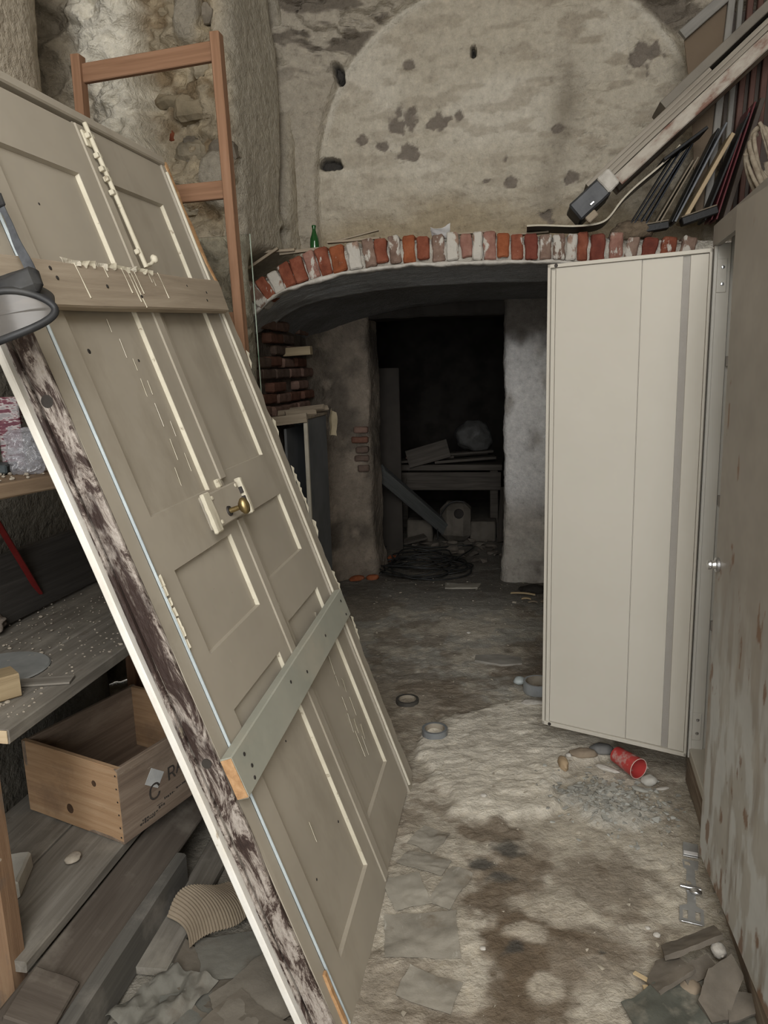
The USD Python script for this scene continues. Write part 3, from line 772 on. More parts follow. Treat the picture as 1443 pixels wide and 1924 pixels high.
make_leaf(-0.967, -0.479, 0.0, 2.245, [(-0.892, -0.556, 0.125, 0.800), (-0.892, -0.556, 0.940, 1.146), (-0.895, -0.572, 1.274, 2.102)], 0.0, 1)
make_leaf(-0.474, 0.004, 0.0, 2.262, [(-0.404, -0.080, 0.170, 0.832), (-0.412, -0.080, 0.970, 1.166), (-0.412, -0.092, 1.303, 2.118)], -0.010, 2)
# rebate strip covering the meeting stiles, dark gap lines
mesh(door, "rebate_strip", bx(-0.492, -0.452, 0.012, 1.17, -0.012, 0.004, 0.003), PAINT)
mesh(door, "rebate_strip", bx(-0.492, -0.452, 1.285, 2.25, -0.012, 0.004, 0.003), PAINT)
mesh(door, "top_rail_cap", cat(bx(-1.03, 0.03, 2.264, 2.292, -0.06, 0.002, 0.004), bx(-1.03, 0.03, 2.23, 2.285, -0.07, -0.042, 0.004)), PAINT)

# hinge-side jamb: beige front, peeling brown edge with ridges, white strip behind
jx = -1.020
mesh(door, "frame_jamb", plank(2.36, 0.055, 0.062, 0.004, 60, 0.0015, 3), PAINT, frame((-0.9965, -0.035, -0.064), (0, 1, 0), (-1, 0, 0)))
def strip(n, u_a, u_b, n_a, n_b, material, v0=-0.03, v1=2.33, amp=0.0025, seed=0, label=None, smooth=40):
    L = v1 - v0
    m = plank(L, abs(u_b - u_a), abs(n_b - n_a), 0.003, 90, amp, seed)
    mesh(door, n, m, material, frame(((u_a + u_b) / 2, v0, min(n_a, n_b)), (0, 1, 0), (-1, 0, 0)), label=label, smooth=smooth)
# strips keep local x up the door; look PEEL is stretched along y so it gets its own baked mesh
def baked(n, u_a, u_b, n_a, n_b, material, v0, v1, amp, seed, label=None, cuts=110):
    m = moved(plank(v1 - v0, abs(u_b - u_a), abs(n_b - n_a), 0.003, cuts, amp, seed), frame(((u_a + u_b) / 2, v0, min(n_a, n_b)), (0, 1, 0), (-1, 0, 0)))
    return mesh(door, n, m, material, label=label, smooth=40)
edge = baked("jamb_edge", -1.034, -1.018, -0.046, -0.002, PEEL, -0.04, 2.33, 0.004, 5, "edge of the frame with peeling brown and white paint")
baked("edge_bead", -1.038, -1.022, -0.057, -0.0495, PEEL, -0.04, 2.33, 0.003, 8)
mesh(edge, "screw_hole", lathe([(0.0, 0.0), (0.011, 0.0), (0.011, 0.0025), (0.006, 0.003), (0.005, 0.0012), (0, 0.001)], 16, frame((-1.036, 0.755, -0.026), (0, 1, 0), (0, 0, 1))), DARKIRON)
mesh(edge, "screw_hole", lathe([(0.0, 0.0), (0.013, 0.0), (0.013, 0.0025), (0.006, 0.003), (0.005, 0.0012), (0, 0.001)], 16, frame((-1.036, 1.56, -0.026), (0, 1, 0), (0, 0, 1))), DARKIRON)
baked("frame_back", -1.022, -0.99, -0.094, -0.064, PEEL, -0.04, 2.33, 0.002, 9)
baked("white_strip", -1.040, -1.008, -0.086, -0.069, WHITE, 0.02, 2.35, 0.0015, 6, "white painted strip along the rear edge of the frame")
baked("gap_bead", -0.9725, -0.9665, -0.004, 0.004, BLUEWHITE, 0.02, 2.26, 0.0008, 7, "thin bluish white line between frame and leaf")
for i in range(7):                          # dashed flakes on the bead
    mesh(door, "paint_flake", moved(crumple(0.012, 0.022, 4, 5, 0.002, 90, 0.0008, i, 0.003), T(-0.972, 1.00 + 0.024 * i, 0.003)), CREAM)

# far jamb: splintered towards the top, raw wood shows in the break
vv = np.linspace(-0.02, 2.275, 150)
wid = np.interp(vv, V(-0.02, 0.0, 0.12, 0.7, 1.25, 1.75, 1.84, 1.95, 2.06, 2.275), V(0.055, 0.085, 0.092, 0.094, 0.092, 0.090, 0.080, 0.056, 0.044, 0.022))
rag = np.where(vv > 0.8, 0.020, 0.008) * (fbm(np.stack([vv * 16, 0 * vv, 0 * vv], -1), 4, 3) - 0.5) * 2 + 0.006 * (fbm(np.stack([vv * 60, 0 * vv, 0 * vv + 3], -1), 2, 5) - 0.5)
ring = []
for (a, n) in ((0.0, -0.075), (0.0, -0.004), (0.55, -0.003), (0.94, -0.004), (1.0, -0.012), (1.0, -0.045), (0.85, -0.075)):
    ring.append(np.stack([0.010 + a * (wid + rag), vv, n + 0.004 * (fbm(np.stack([vv * 20, 0 * vv + a * 9, 0 * vv], -1), 2, 7) - 0.5)], -1))
ring.append(ring[0])
mesh(door, "frame_jamb", sheet(np.stack(ring, 1), flip=True), PAINT, smooth=35, label="far jamb of the frame with a ragged splintered edge")
baked("jamb_bead", 0.016, 0.028, -0.006, 0.003, PAINT2, 0.01, 2.24, 0.0012, 13)
vs = np.linspace(1.86, 2.275, 60)
wr = 0.018 + np.interp(vs, vv, wid + rag) + 0.008 * (fbm(np.stack([vs * 40, 0 * vs, 0 * vs + 5], -1), 3, 25) - 0.3); wl0 = np.interp(vs, V(1.86, 1.95, 2.05, 2.275), V(0.085, 0.052, 0.034, 0.031))
wr = np.maximum(wr, wl0 + 0.004)
rs = [np.stack([wl0 * (1 - a) + wr * a, vs, n + 0 * vs], -1) for a, n in ((0, -0.03), (0, -0.001), (0.6, 0.003), (1, -0.004), (1, -0.04), (0, -0.03))]
mesh(door, "splintered_edge", sheet(np.stack(rs, 1), flip=True), RAWWOOD, smooth=35, label="raw reddish wood where the far jamb has split off")
rg = np.random.default_rng(8)
for i in range(14):
    v = rg.uniform(0.55, 1.9)
    m = shard([(-0.004, -0.03), (0.006, -0.012), (0.003, 0.01), (0.009, 0.022), (-0.003, 0.035)], 0.001)
    mesh(door, "paint_flake", m, CREAM, frame((0.012 + np.interp(v, vv, wid), v, -0.006 + 0.004 * rg.random()), (0.9, 0.2 * rg.random(), 0.4), (0, 1, 0.2)))
mesh(door, "sill_foot", rough(bx(0.058, 0.118, -0.012, 0.145, -0.06, -0.004, 0.012), 0.03, 0.006, 18, 4), PAINT, smooth=40)

# two boards nailed across
b1 = mesh(door, "brace_board", plank(1.13, 0.100, 0.028, 0.004, 60, 0.0028, 14), BRACE, frame((-1.125, 1.778, 0.002), (1.08, 0.042, 0), (0, 1, 0)), label="bare pine board nailed across the top of both leaves", smooth=35)
b2 = mesh(door, "brace_board", plank(1.045, 0.100, 0.028, 0.003, 50, 0.0012, 17), SAGE, frame((-1.028, 0.703, 0.002), (1.04, 0.026, 0), (0, 1, 0)), label="sage green painted board nailed across the lower part of both leaves", smooth=35)
mesh(b2, "raw_end", rough(cbox(0.004, 0.094, 0.026, 0.001), 0.02, 0.001, 40, 2), RAWWOOD, T(-0.0015, 0, 0.014), label="orange sawn end of the board")
for (bo, pts, hh) in ((b2, [(0.05, 0.025), (0.06, -0.01), (0.05, -0.034), (0.40, 0.02), (0.52, -0.01), (1.0, 0.02), (1.0, -0.03), (0.75, 0.0)], 0.0285), (b1, [(0.20, 0.03), (0.21, 0.01), (0.40, 0.0), (0.55, -0.02), (0.86, 0.02), (0.97, -0.02), (0.99, 0.005)], 0.0285)):
    for (a, b) in pts:
        mesh(bo, "nail", lathe([(0, 0), (0.0045, 0), (0.0045, 0.001), (0.002, 0.0018), (0, 0.0018)], 10, T(a, b, hh)), DARKIRON)
# ragged strip of torn paint along the top of the pine board and drips of cream paint over it
rg = np.random.default_rng(5)
for i in range(9):
    x = 0.28 + 0.045 * i + rg.uniform(-0.01, 0.01)
    mesh(b1, "paint_flake", crumple(0.05, 0.014, 8, 4, 0.003, 60, 0.001, i + 30, 0.004), CREAM if i % 3 else PAINT2, frame((x, 0.049, 0.024), (1, 0.05 * rg.normal(), 0.1), (0, 1, 0.4)))
for i, (x, y0, y1) in enumerate(((0.30, 0.05, -0.03), (0.505, 0.05, -0.012), (0.53, 0.046, -0.034), (0.545, 0.048, -0.048), (0.565, 0.045, -0.012), (0.64, 0.05, 0.02), (0.70, 0.05, -0.02), (0.42, 0.05, 0.022), (0.655, 0.03, 0.012))):
    yv = np.linspace(y0, y1, 8)
    mesh(b1, "paint_drip", tube(np.stack([x + 0.004 * (y0 - yv) / 0.05, yv, 0.0285 + 0 * yv], -1), 0.0013 + 0.0006 * np.linspace(0, 1, 8) ** 3, 6), CREAM)

# surface bolt down the meeting stile
bolt = mesh(door, "door_bolt", cat(tube([(-0.466, 2.248, 0.016), (-0.455, 2.06, 0.016), (-0.452, 1.872, 0.018)], 0.0062, 10), bx(-0.482, -0.435, 2.19, 2.232, 0.003, 0.010, 0.002)), CREAM, smooth=40, label="cream painted surface bolt at the meeting of the leaves")
for v, w in ((2.215, 0.032), (2.165, 0.026), (2.13, 0.034), (2.105, 0.028), (2.07, 0.03), (1.915, 0.026)):
    mesh(bolt, "bolt_guide", cbox(w * 0.85, 0.013, 0.013, 0.0015, (-0.452 - (v - 1.87) * 0.036, v, 0.0145)), CREAM)
mesh(bolt, "bolt_knob", cat(tube([(-0.452, 1.876, 0.02), (-0.432, 1.880, 0.024), (-0.420, 1.889, 0.03)], 0.005, 8), lump(0.010, 0.012, 0.010, 0.1, 3, 2).apply_translation((-0.417, 1.893, 0.032))), CREAM, smooth=50)

# rim lock with brass knob
lock = mesh(door, "rim_lock", cat(bx(-0.655, -0.465, 1.178, 1.268, -0.002, 0.030, 0.003)), PAINT, label="box rim lock painted over, cream where the paint cracked")
mesh(lock, "end_plate", moved(rough(cbox(0.040, 0.105, 0.012, 0.003), 0.018, 0.003, 30, 2), T(-0.672, 1.222, 0.028)), CREAM, smooth=40)
mesh(lock, "end_plate", moved(rough(cbox(0.016, 0.104, 0.020, 0.003), 0.018, 0.003, 30, 5), T(-0.452, 1.222, 0.030)), CREAM, smooth=40)
mesh(lock, "keeper_slot", cbox(0.006, 0.018, 0.014, 0.001, (-0.463, 1.240, 0.031)), DARKIRON)
mesh(lock, "keeper_slot", cbox(0.006, 0.022, 0.014, 0.001, (-0.463, 1.212, 0.031)), DARKIRON)
mesh(lock, "escutcheon", lathe([(0, 0), (0.014, 0), (0.013, 0.004), (0, 0.005)], 20, T(-0.578, 1.205, 0.030)), DARKIRON, smooth=40)
kn = mesh(lock, "knob_stem", lathe([(0, 0), (0.008, 0), (0.007, 0.012), (0.0065, 0.034), (0, 0.036)], 18, T(-0.578, 1.205, 0.030)), BRASS, smooth=40)
mesh(lock, "door_knob", lathe([(0, 0.0), (0.010, 0.002), (0.017, 0.010), (0.0185, 0.016), (0.015, 0.023), (0.007, 0.027), (0, 0.0275)], 28, T(-0.578, 1.205, 0.060) @ np.diag([0.85, 1.25, 1, 1])), BRASS, smooth=60, label="oval aged brass knob")
for (a, b) in ((-0.645, 1.255), (-0.48, 1.258), (-0.64, 1.19)):
    mesh(lock, "screw", lathe([(0, 0), (0.006, 0), (0.005, 0.003), (0, 0.0035)], 12, T(a, b, 0.030)), CREAM, smooth=40)
mesh(door, "bolt_stub", bx(-0.532, -0.515, 1.268, 1.292, -0.004, 0.012, 0.003), CREAM)

# curled paint flakes on the leaves
rg = np.random.default_rng(12)
for i, (u, v, a, b) in enumerate(((-0.20, 0.60, .012, .07), (-0.205, 0.545, .010, .05), (-0.165, 0.50, .016, .09), (-0.22, 0.47, .012, .05), (-0.235, 0.41, .02, .075), (-0.20, 0.38, .018, .06), (-0.225, 0.325, .022, .085), (-0.19, 0.30, .022, .07), (-0.165, 0.33, .010, .09), (-0.16, 0.43, .008, .07), (-0.165, 0.765, .02, .03),
                                  (-0.76, 0.385, .012, .06), (-0.715, 1.715, .006, .03), (-0.695, 1.66, .007, .045), (-0.67, 1.62, .005, .03), (-0.675, 1.56, .006, .05), (-0.655, 1.49, .006, .06), (-0.645, 1.56, .006, .035), (-0.655, 1.40, .005, .055), (-0.615, 1.45, .006, .04), (-0.61, 1.36, .006, .05), (-0.69, 1.33, .005, .06))):
    tri = V((-a, b / 2), (a * 0.6, b / 2 - 0.01), (a * 0.2, -b / 2))
    n = -0.0210 if u > -0.47 else -0.0110
    m = shard(tri, 0.0012)
    mesh(door, "paint_flake", m, CREAM if i % 3 != 1 else PAINT2, frame((u, v, n + 0.0016), (1, 0.3 * rg.normal(), -0.45 - 0.2 * rg.random()), (0, 1, 0.02)))
# dark knots and nail holes in the panels
for (u, v, r) in ((-0.895 + 0.055, 1.655, 0.006), (-0.70, 1.80, 0.004), (-0.79, 1.99, 0.003), (-0.64, 1.63, 0.004), (-0.6, 0.30, 0.004), (-0.83, 0.30, 0.0035), (-0.7, 0.61, 0.003)):
    mesh(door, "nail_hole", lathe([(0, 0), (r, 0), (r * 0.8, 0.001), (0, 0.0012)], 10, T(u, v, -0.0113)), DARKIRON)
# orange gash near the bottom of the jamb
mesh(door, "raw_gash", moved(rough(cbox(0.016, 0.15, 0.008, 0.002), 0.02, 0.003, 30, 9), T(-0.985, 0.10, 0.0)), RAWWOOD, smooth=40, label="splintered orange wood low on the near jamb")

# ------------------------------------------------------------------ safety goggles hung over the top of the door
RUBBER = look("black_rubber", [(0.3, (0.010, 0.010, 0.011)), (0.6, (0.024, 0.0245, 0.026))], scale=15, rough_=0.5, bump=0.2, bscale=80, bdist=0.001, layers=[((0.045, 0.044, 0.041), 9.0, 0.5, 0.75, (1, 1, 1), 2.0)])
STRAP = look("grey_elastic", [(0.3, (0.04, 0.042, 0.047)), (0.6, (0.085, 0.09, 0.098))], scale=25, rough_=0.8, bump=0.5, bscale=200, bdist=0.001)
LENS = usdkit.material(stage, LOOKS + "dusty_lens", {"t": ("transparent_bsdf", {"color": (0.72, 0.70, 0.67)}), "d": ("principled_bsdf", {"base_color": (0.16, 0.15, 0.14), "roughness": 0.22}), "m": ("mix_closure", {"fac": 0.5})}, [("t.BSDF", "m.closure1"), ("d.BSDF", "m.closure2")], surface="m.closure")


def on_door(u, v, n):
    return (DOORF @ V(u, v, n, 1))[:3]


gog = thing("safety_goggles", "black rubber safety goggles with clear lens, hung by a strap over the door", "goggles", frame(on_door(-1.205, 1.690, 0.060), RIGHT * 0.93 - DOWN * 0.36, -DOWN * 0.93 - RIGHT * 0.36))
th = np.linspace(0, 2 * math.pi, 57)[:-1]
rimp = np.stack([0.089 * np.cos(th), 0.040 * np.sin(th) * (1 - 0.12 * np.cos(th) ** 4) - 0.010 * np.cos(th) ** 2, -0.030 * np.cos(th) ** 2], -1)
mesh(gog, "rim", tube(rimp, 0.0068, 10, True), RUBBER, smooth=60)
rr = np.linspace(0, 0.97, 9)
lensP = np.stack([np.outer(np.append(rimp[:, k], rimp[0, k]), rr) for k in range(2)] + [np.outer(np.append(rimp[:, 0], rimp[0, 0]) ** 2 * -3.8, rr ** 2)], -1)
mesh(gog, "lens", sheet(lensP, 0.0015), LENS, smooth=True)
rear = rimp * V(0.84, 0.80, 1) + V(0.004, 0.040, -0.050)
mid = rimp * V(0.97, 0.98, 1) + V(0, 0.018, -0.016)
sk = np.stack([rimp, mid, rear], 1); sk = np.concatenate([sk, sk[:1]])
mesh(gog, "face_seal", sheet(sk, 0.002), RUBBER, smooth=True)
mesh(gog, "vent_cover", moved(rough(cbox(0.080, 0.046, 0.030, 0.010), 0.012, 0.005, 26, 3), T(0.048, 0.046, -0.020)), RUBBER, smooth=50)
Gi = np.linalg.inv(frame(on_door(-1.205, 1.690, 0.060), RIGHT * 0.93 - DOWN * 0.36, -DOWN * 0.93 - RIGHT * 0.36))
st = [(Gi @ np.append(on_door(*q), 1))[:3] for q in ((-1.12, 2.30, 0.02), (-1.075, 2.15, 0.02), (-1.03, 1.99, 0.028), (-1.015, 1.90, 0.040), (-1.035, 1.845, 0.050), (-1.045, 1.79, 0.060), (-1.06, 1.755, 0.062))]
sp = spline(st, 40)
mesh(gog, "strap", ribbon(sp, (1, 0.3, 0.25), np.interp(np.linspace(0, 1, 40), [0, 0.55, 0.66, 0.72, 0.8, 1], [0.013, 0.012, 0.017, 0.010, 0.015, 0.024]), 0.0022), STRAP, smooth=40)
mesh(gog, "strap_slider", moved(cbox(0.024, 0.026, 0.006, 0.002), T(*sp[26])), RUBBER)
st2 = [p + V(-0.012, -0.004, -0.006) for p in sp[:27]]
mesh(gog, "strap", ribbon(np.array(st2), (1, 0.3, 0.25), 0.010, 0.002), STRAP, smooth=40)

# ================================================================== THE STEEL CABINET
ENAMEL = look("beige_enamel", [(0.3, (0.455, 0.425, 0.365)), (0.6, (0.475, 0.445, 0.385))], scale=3, rough_=0.5, bump=0.05, bscale=160, bdist=0.0006, spec=0.35, layers=[((0.30, 0.26, 0.2), 45.0, 0.735, 0.76, (1, 1, 1), 2.0)])
ENAMELW = look("pale_enamel", [(0.3, (0.50, 0.48, 0.43)), (0.6, (0.54, 0.52, 0.47))], scale=3, rough_=0.45, bump=0.05, bscale=160, bdist=0.0006, spec=0.35, layers=[((0.25, 0.2, 0.15), 40.0, 0.72, 0.75, (1, 1, 0.4), 7.0)])
GREYSTRIP = look("grey_channel", [(0.3, (0.27, 0.25, 0.225)), (0.6, (0.30, 0.28, 0.25))], scale=5, rough_=0.5)
WORNSTEEL = look("worn_enamel", [(0.3, (0.90, 0.90, 0.90)), (0.6, (1.04, 1.04, 1.04))], scale=11, rough_=0.5, bump=0.1, bscale=60, bdist=0.001, spec=0.35, tint=True)
CABF = frame((0.588, 2.548, 0.0), (-0.058, -1.085, 0), (1, 0, 0))         # x along its front towards the entrance, y into it, z up
cabn = thing("steel_cabinet", "tall beige steel cabinet along the right, its far door swung open into the passage", "cabinet", CABF)
W, Dp, ZB, ZT = 1.087, 0.47, 0.125, 1.897
mesh(cabn, "side_panel", bx(-0.006, 0.004, 0.045, Dp, ZB, ZT, 0.002), ENAMELW)
mesh(cabn, "side_panel", bx(W, W + 0.02, 0, Dp, ZB, ZT, 0.002), ENAMEL)
mesh(cabn, "back_panel", bx(-0.006, W, Dp, Dp + 0.012, ZB, ZT, 0.002), ENAMELW)
mesh(cabn, "roof_panel", cat(bx(-0.012, W + 0.02, 0.002, Dp, ZT - 0.004, ZT + 0.006, 0.002), bx(-0.012, W + 0.02, -0.006, 0.014, ZT - 0.058, ZT + 0.006, 0.002)), GREYSTRIP, label="dusty grey top edge of the cabinet")
mesh(cabn, "floor_panel", bx(-0.006, W, 0.0, Dp, ZB, ZB + 0.035, 0.002), ENAMEL)
post = mesh(cabn, "door_post", cat(bx(-0.004, 0.012, 0.0, 0.044, ZB, ZT - 0.05, 0.0015), bx(-0.008, 0.014, -0.004, 0.006, ZB, ZT - 0.05, 0.0015)), ENAMELW)
for z in (1.49, 1.045, 0.615):
    mesh(cabn, "shelf_bracket", bx(0.005, 0.018, 0.046, 0.066, z - 0.016, z + 0.016, 0.001), GREYSTRIP)
    mesh(cabn, "shelf", bx(0.012, W - 0.005, 0.10, Dp - 0.01, z - 0.012, z + 0.012, 0.002), ENAMELW)
# far door: hinged at the far post, seen from its inner side
DOORL = math.hypot(0.578 - 0.090, 2.532 - 2.722)
dM = np.linalg.inv(CABF) @ frame((0.578, 2.532, 0.132), (0.090 - 0.578, 2.722 - 2.532, 0), (-0.19, -0.488, 0))
DL, DH = DOORL, 1.700
dskin = mesh(cabn, "door", cat(bx(0, DL, -0.012, -0.0045, 0, DH, 0.0004), bx(DL - 0.010, DL, -0.012, 0.010, 0, DH, 0.001), bx(DL - 0.026, DL - 0.012, -0.012, 0.004, 0.01, DH - 0.02, 0.001), bx(0, DL, -0.012, 0.010, DH - 0.012, DH, 0.001), bx(0, DL, -0.012, 0.010, 0, 0.014, 0.001), bx(0, 0.008, -0.012, 0.010, 0, DH, 0.001)), ENAMEL, dM, label="inner side of the open far door")
mesh(dskin, "inner_sheet", bx(0.2115, DL - 0.027, -0.003, 0.002, 0.0145, DH - 0.0125, 0.001), ENAMEL)
mesh(dskin, "inner_sheet", bx(0.086, 0.2095, -0.006, 0.0005, 0.015, DH - 0.014, 0.001), ENAMEL)
mesh(dskin, "channel", bx(0.062, 0.088, -0.006, -0.003, 0.015, DH - 0.014, 0.0005), GREYSTRIP, label="darker grey strip down the door")
mesh(dskin, "hinge_stile", bx(0.010, 0.063, -0.006, 0.0035, 0.015, DH - 0.014, 0.001), ENAMEL)
for z in (0.007, DH - 0.006):
    mesh(dskin, "pivot_hole", lathe([(0, 0), (0.0065, 0), (0.006, 0.0012), (0, 0.001)], 14, frame((DL - 0.03, 0.0102, z), (1, 0, 0), (0, 0, -1))), DARKIRON)
for z in (1.62, 0.115):
    hg = mesh(post, "hinge", cat(bx(-0.008, -0.0035, 0.004, 0.036, 0.13 + z - 0.05, 0.13 + z + 0.05, 0.001), tube([(-0.007, 0.001, 0.13 + z - 0.05), (-0.007, 0.001, 0.13 + z + 0.05)], 0.004, 10)), ENAMELW)
    for dz in (-0.025, 0.025):
        mesh(post, "hinge_screw", lathe([(0, 0), (0.006, 0), (0.0045, 0.0025), (0, 0.003)], 12, frame((-0.0035 + 0.0, 0.022, 0.13 + z + dz), (0, 1, 0), (0, 0, -1))), CHROME)
# the -y side of the post carries the hinge leaf, so turn those pieces to face the entrance (local +x)
for z in (1.62, 0.115):
    mesh(post, "hinge_leaf", bx(0.012, 0.0155, 0.006, 0.034, 0.13 + z - 0.05, 0.13 + z + 0.05, 0.001), ENAMELW)
    for dz in (-0.025, 0.025):
        mesh(post, "screw", lathe([(0, 0), (0.006, 0), (0.0045, 0.0025), (0, 0.003)], 12, frame((0.0155, 0.022, 0.13 + z + dz), (0, 1, 0), (0, 0, 1))), CHROME)
# near door, closed but for a finger's breadth; paint worn through below
nf, nh = np.linalg.inv(CABF) @ V(0.503, 1.992, 0.136, 1), np.linalg.inv(CABF) @ V(0.518, 1.44, 0.136, 1)
nM = np.linalg.inv(CABF) @ frame((0.503, 1.992, 0.132), (0.518 - 0.503, 1.44 - 1.992, 0), (1, 0, 0))
NL, NH = 0.552, 1.722
gs, gz2 = np.meshgrid(np.linspace(0, NL, 110), np.linspace(0, NH, 300), indexing="ij")
P = np.stack([gs, 0 * gs, gz2], -1)
c = np.ones(P.shape) * np.array((0.30, 0.272, 0.235))
c = mixc(c, (0.26, 0.236, 0.203), sm(0.45, 0.65, fbm(P * 3, 4, 5)) * 0.6)
worn = (1 - sm(0.35, 0.95, gz2))
n1 = fbm(P * V(26, 1, 4.5), 5, 9)
c = mixc(c, (0.50, 0.51, 0.495), sm(0.42, 0.60, n1 + worn * 0.12) * worn * 0.95)
c = mixc(c, (0.34, 0.315, 0.27), sm(0.58, 0.68, fbm(P * V(24, 1, 6) + 7, 5, 19) + worn * 0.06) * worn * 0.7)
rust = sm(0.70, 0.77, fbm(P * V(30, 1, 9) + 3, 5, 29) - 0.05 * sm(0.8, 1.2, gz2) + (1 - sm(0.1, 0.55, gz2)) * 0.06 + (1 - sm(0.0, 0.05, gz2)) * 0.13)
c = mixc(c, (0.17, 0.085, 0.04), rust * 0.85)
c = mixc(c, (0.22, 0.12, 0.06), (1 - sm(0.0, 0.03, gs + 0.02 * fbm(P * 15, 3, 3))) * sm(0.05, 0.3, gz2) * (1 - sm(0.55, 0.75, gz2)) * sm(0.45, 0.6, fbm(P * 9, 3, 2)) * 0.9)
c = mixc(c, (0.46, 0.47, 0.455), np.exp(-((gs - 0.055) / 0.018) ** 2 - ((gz2 - 0.70) / 0.06) ** 2) * 0.7)
nd = mesh(cabn, "door", moved(sheet(P + V(0, 0.001, 0) * 0, None), np.eye(4)), WORNSTEEL, nM, smooth=True, tint=c.reshape(-1, 3), label="closed near door, scuffed and rusty towards the floor")
mesh(nd, "door_edge", cat(bx(-0.001, 0.012, 0.0005, 0.018, 0, NH, 0.002), bx(0, NL, 0.0005, 0.018, 0, 0.012, 0.002), bx(0, NL, 0.0005, 0.018, NH - 0.012, NH, 0.002), bx(0.01, NL, 0.012, 0.016, 0.01, NH - 0.01, 0.001)), ENAMEL)
hz = 0.845
mesh(nd, "lock_knob", cat(lathe([(0, 0), (0.019, 0), (0.019, 0.006), (0.012, 0.008), (0.010, 0.016), (0.013, 0.020), (0.012, 0.026), (0, 0.027)], 24, frame((0.022, -0.001, hz), (1, 0, 0), (0, 0, 1))), bx(0.016, 0.050, -0.030, -0.024, hz - 0.003, hz + 0.003, 0.002)), CHROME, smooth=40, label="small chrome turn knob")
single("timber_bearer", plank(1.17, 0.10, 0.112, 0.012, 30, 0.006, 33), wood("bearer_wood", (0.12, 0.085, 0.06), (0.21, 0.165, 0.125), (0.33, 0.28, 0.22)), "dusty brown timber bearer under the steel cabinet", "timber", frame((0.640, 2.575, 0.003), (-0.058, -1.085, 0), (1, 0, 0)), smooth=40)

# ================================================================== LADDER-LIKE WOODEN FRAME AND GLASS PANE
LADW = wood("orange_wood", (0.175, 0.093, 0.053), (0.25, 0.138, 0.082), (0.30, 0.173, 0.108), bump=0.2, knots=False)
lad = thing("wooden_ladder", "reddish brown ladder-like wooden frame standing behind the leaning door", "ladder", T(-1.25, 2.62, 0))
for (xt, xb) in ((-1.538, -1.565), (-1.021, -0.962)):
    mesh(lad, "upright", plank(2.625 if xt > -1.2 else 2.605, 0.034, 0.045, 0.003, 40, 0.001, int(-xt * 10)), LADW, frame((xb + 1.25, -0.0225, 0.0), (xt - xb, 0, 2.62), (1, 0, 0)), smooth=35)
for (z, h, t) in ((2.560, 0.062, 0.05), (2.132, 0.060, 0.0), (1.690, 0.050, 0.0), (1.22, 0.055, 0.0), (0.75, 0.055, 0), (0.28, 0.055, 0)):
    mesh(lad, "rung", plank(0.515 if z > 2.4 else 0.535, h, 0.024, 0.003, 20, 0.001, int(z * 20)), LADW, frame((-1.533 + 1.25 + 0.0, 0.018, z - 0.012), (0.55, 0, 0.028 if z > 2.4 else 0.012), (0, 0, 1)), smooth=35)
GLASS = usdkit.material(stage, LOOKS + "pane_glass", {"t": ("transparent_bsdf", {"color": (0.965, 0.985, 0.975)}), "g": ("glossy_bsdf", {"roughness": 0.03, "color": (0.9, 0.95, 0.92)}), "f": ("fresnel", {"IOR": 1.5}), "m": ("mix_closure", {})}, [("f.fac", "m.fac"), ("t.BSDF", "m.closure1"), ("g.BSDF", "m.closure2")], surface="m.closure")
GEDGE = look("glass_edge", [(0.3, (0.10, 0.16, 0.11)), (0.5, (0.30, 0.36, 0.29)), (0.7, (0.42, 0.47, 0.40))], scale=6, rough_=0.2, spec=0.6)
pane = thing("glass_pane", "sheet of glass with a green edge standing behind the reddish wooden frame", "glass", frame((-1.18, 2.700, 0.0), (1, 0, 0), (0, 1, 0)))
mesh(pane, "pane", bx(0, 0.229, 0, 0.005, 0.0, 1.99, 0.0005), GLASS, frame((0, 0, 0), (1, 0, 0.012), (0, 1, 0)))
mesh(pane, "ground_edge", bx(0.2292, 0.2322, -0.0005, 0.0055, 0.0, 1.99, 0.0005), GEDGE, frame((0, 0, 0), (1, 0, 0.012), (0, 1, 0)))

# ================================================================== SHELVES ON THE LEFT WITH THEIR CLUTTER
OLDW = wood("dusty_board", (0.125, 0.112, 0.094), (0.185, 0.168, 0.142), (0.25, 0.23, 0.2), layers=[((0.36, 0.335, 0.28), 3.0, 0.48, 0.7, (1, 1, 1), 4.0), ((0.5, 0.45, 0.36), 60.0, 0.70, 0.74, (1, 1, 1), 8.0), ((0.10, 0.08, 0.06), 7.0, 0.62, 0.72, (1, 1, 1), 1.0)])
OLDW2 = wood("dark_board", (0.035, 0.032, 0.028), (0.055, 0.05, 0.045), (0.08, 0.073, 0.066), layers=[((0.2, 0.185, 0.16), 20.0, 0.68, 0.74, (1, 1, 1), 4.0)])
POSTW = wood("post_wood", (0.15, 0.09, 0.053), (0.23, 0.142, 0.086), (0.29, 0.195, 0.12), layers=[((0.16, 0.12, 0.09), 8.0, 0.56, 0.66, (0.6, 1, 1), 2.0), ((0.46, 0.4, 0.31), 30.0, 0.68, 0.72, (1, 1, 1), 5.0)], knots=False)
BEAMW = wood("beam_wood", (0.14, 0.095, 0.06), (0.20, 0.14, 0.09), (0.27, 0.2, 0.13), layers=[((0.45, 0.41, 0.36), 14.0, 0.60, 0.66, (1, 1, 1), 2.0)])
shelf = thing("shelf_unit", "rough wooden shelving of dusty boards along the left wall, half hidden by the leaning door", "shelf", T(-1.1, 1.3, 0))
SX, SY = 1.1, -1.3
mesh(shelf, "post", plank(0.760, 0.055, 0.055, 0.004, 24, 0.002, 41), POSTW, frame((-1.130 + SX, 1.292 + SY, 0.0), (0, 0, 1), (0, 1, 0)), smooth=35)
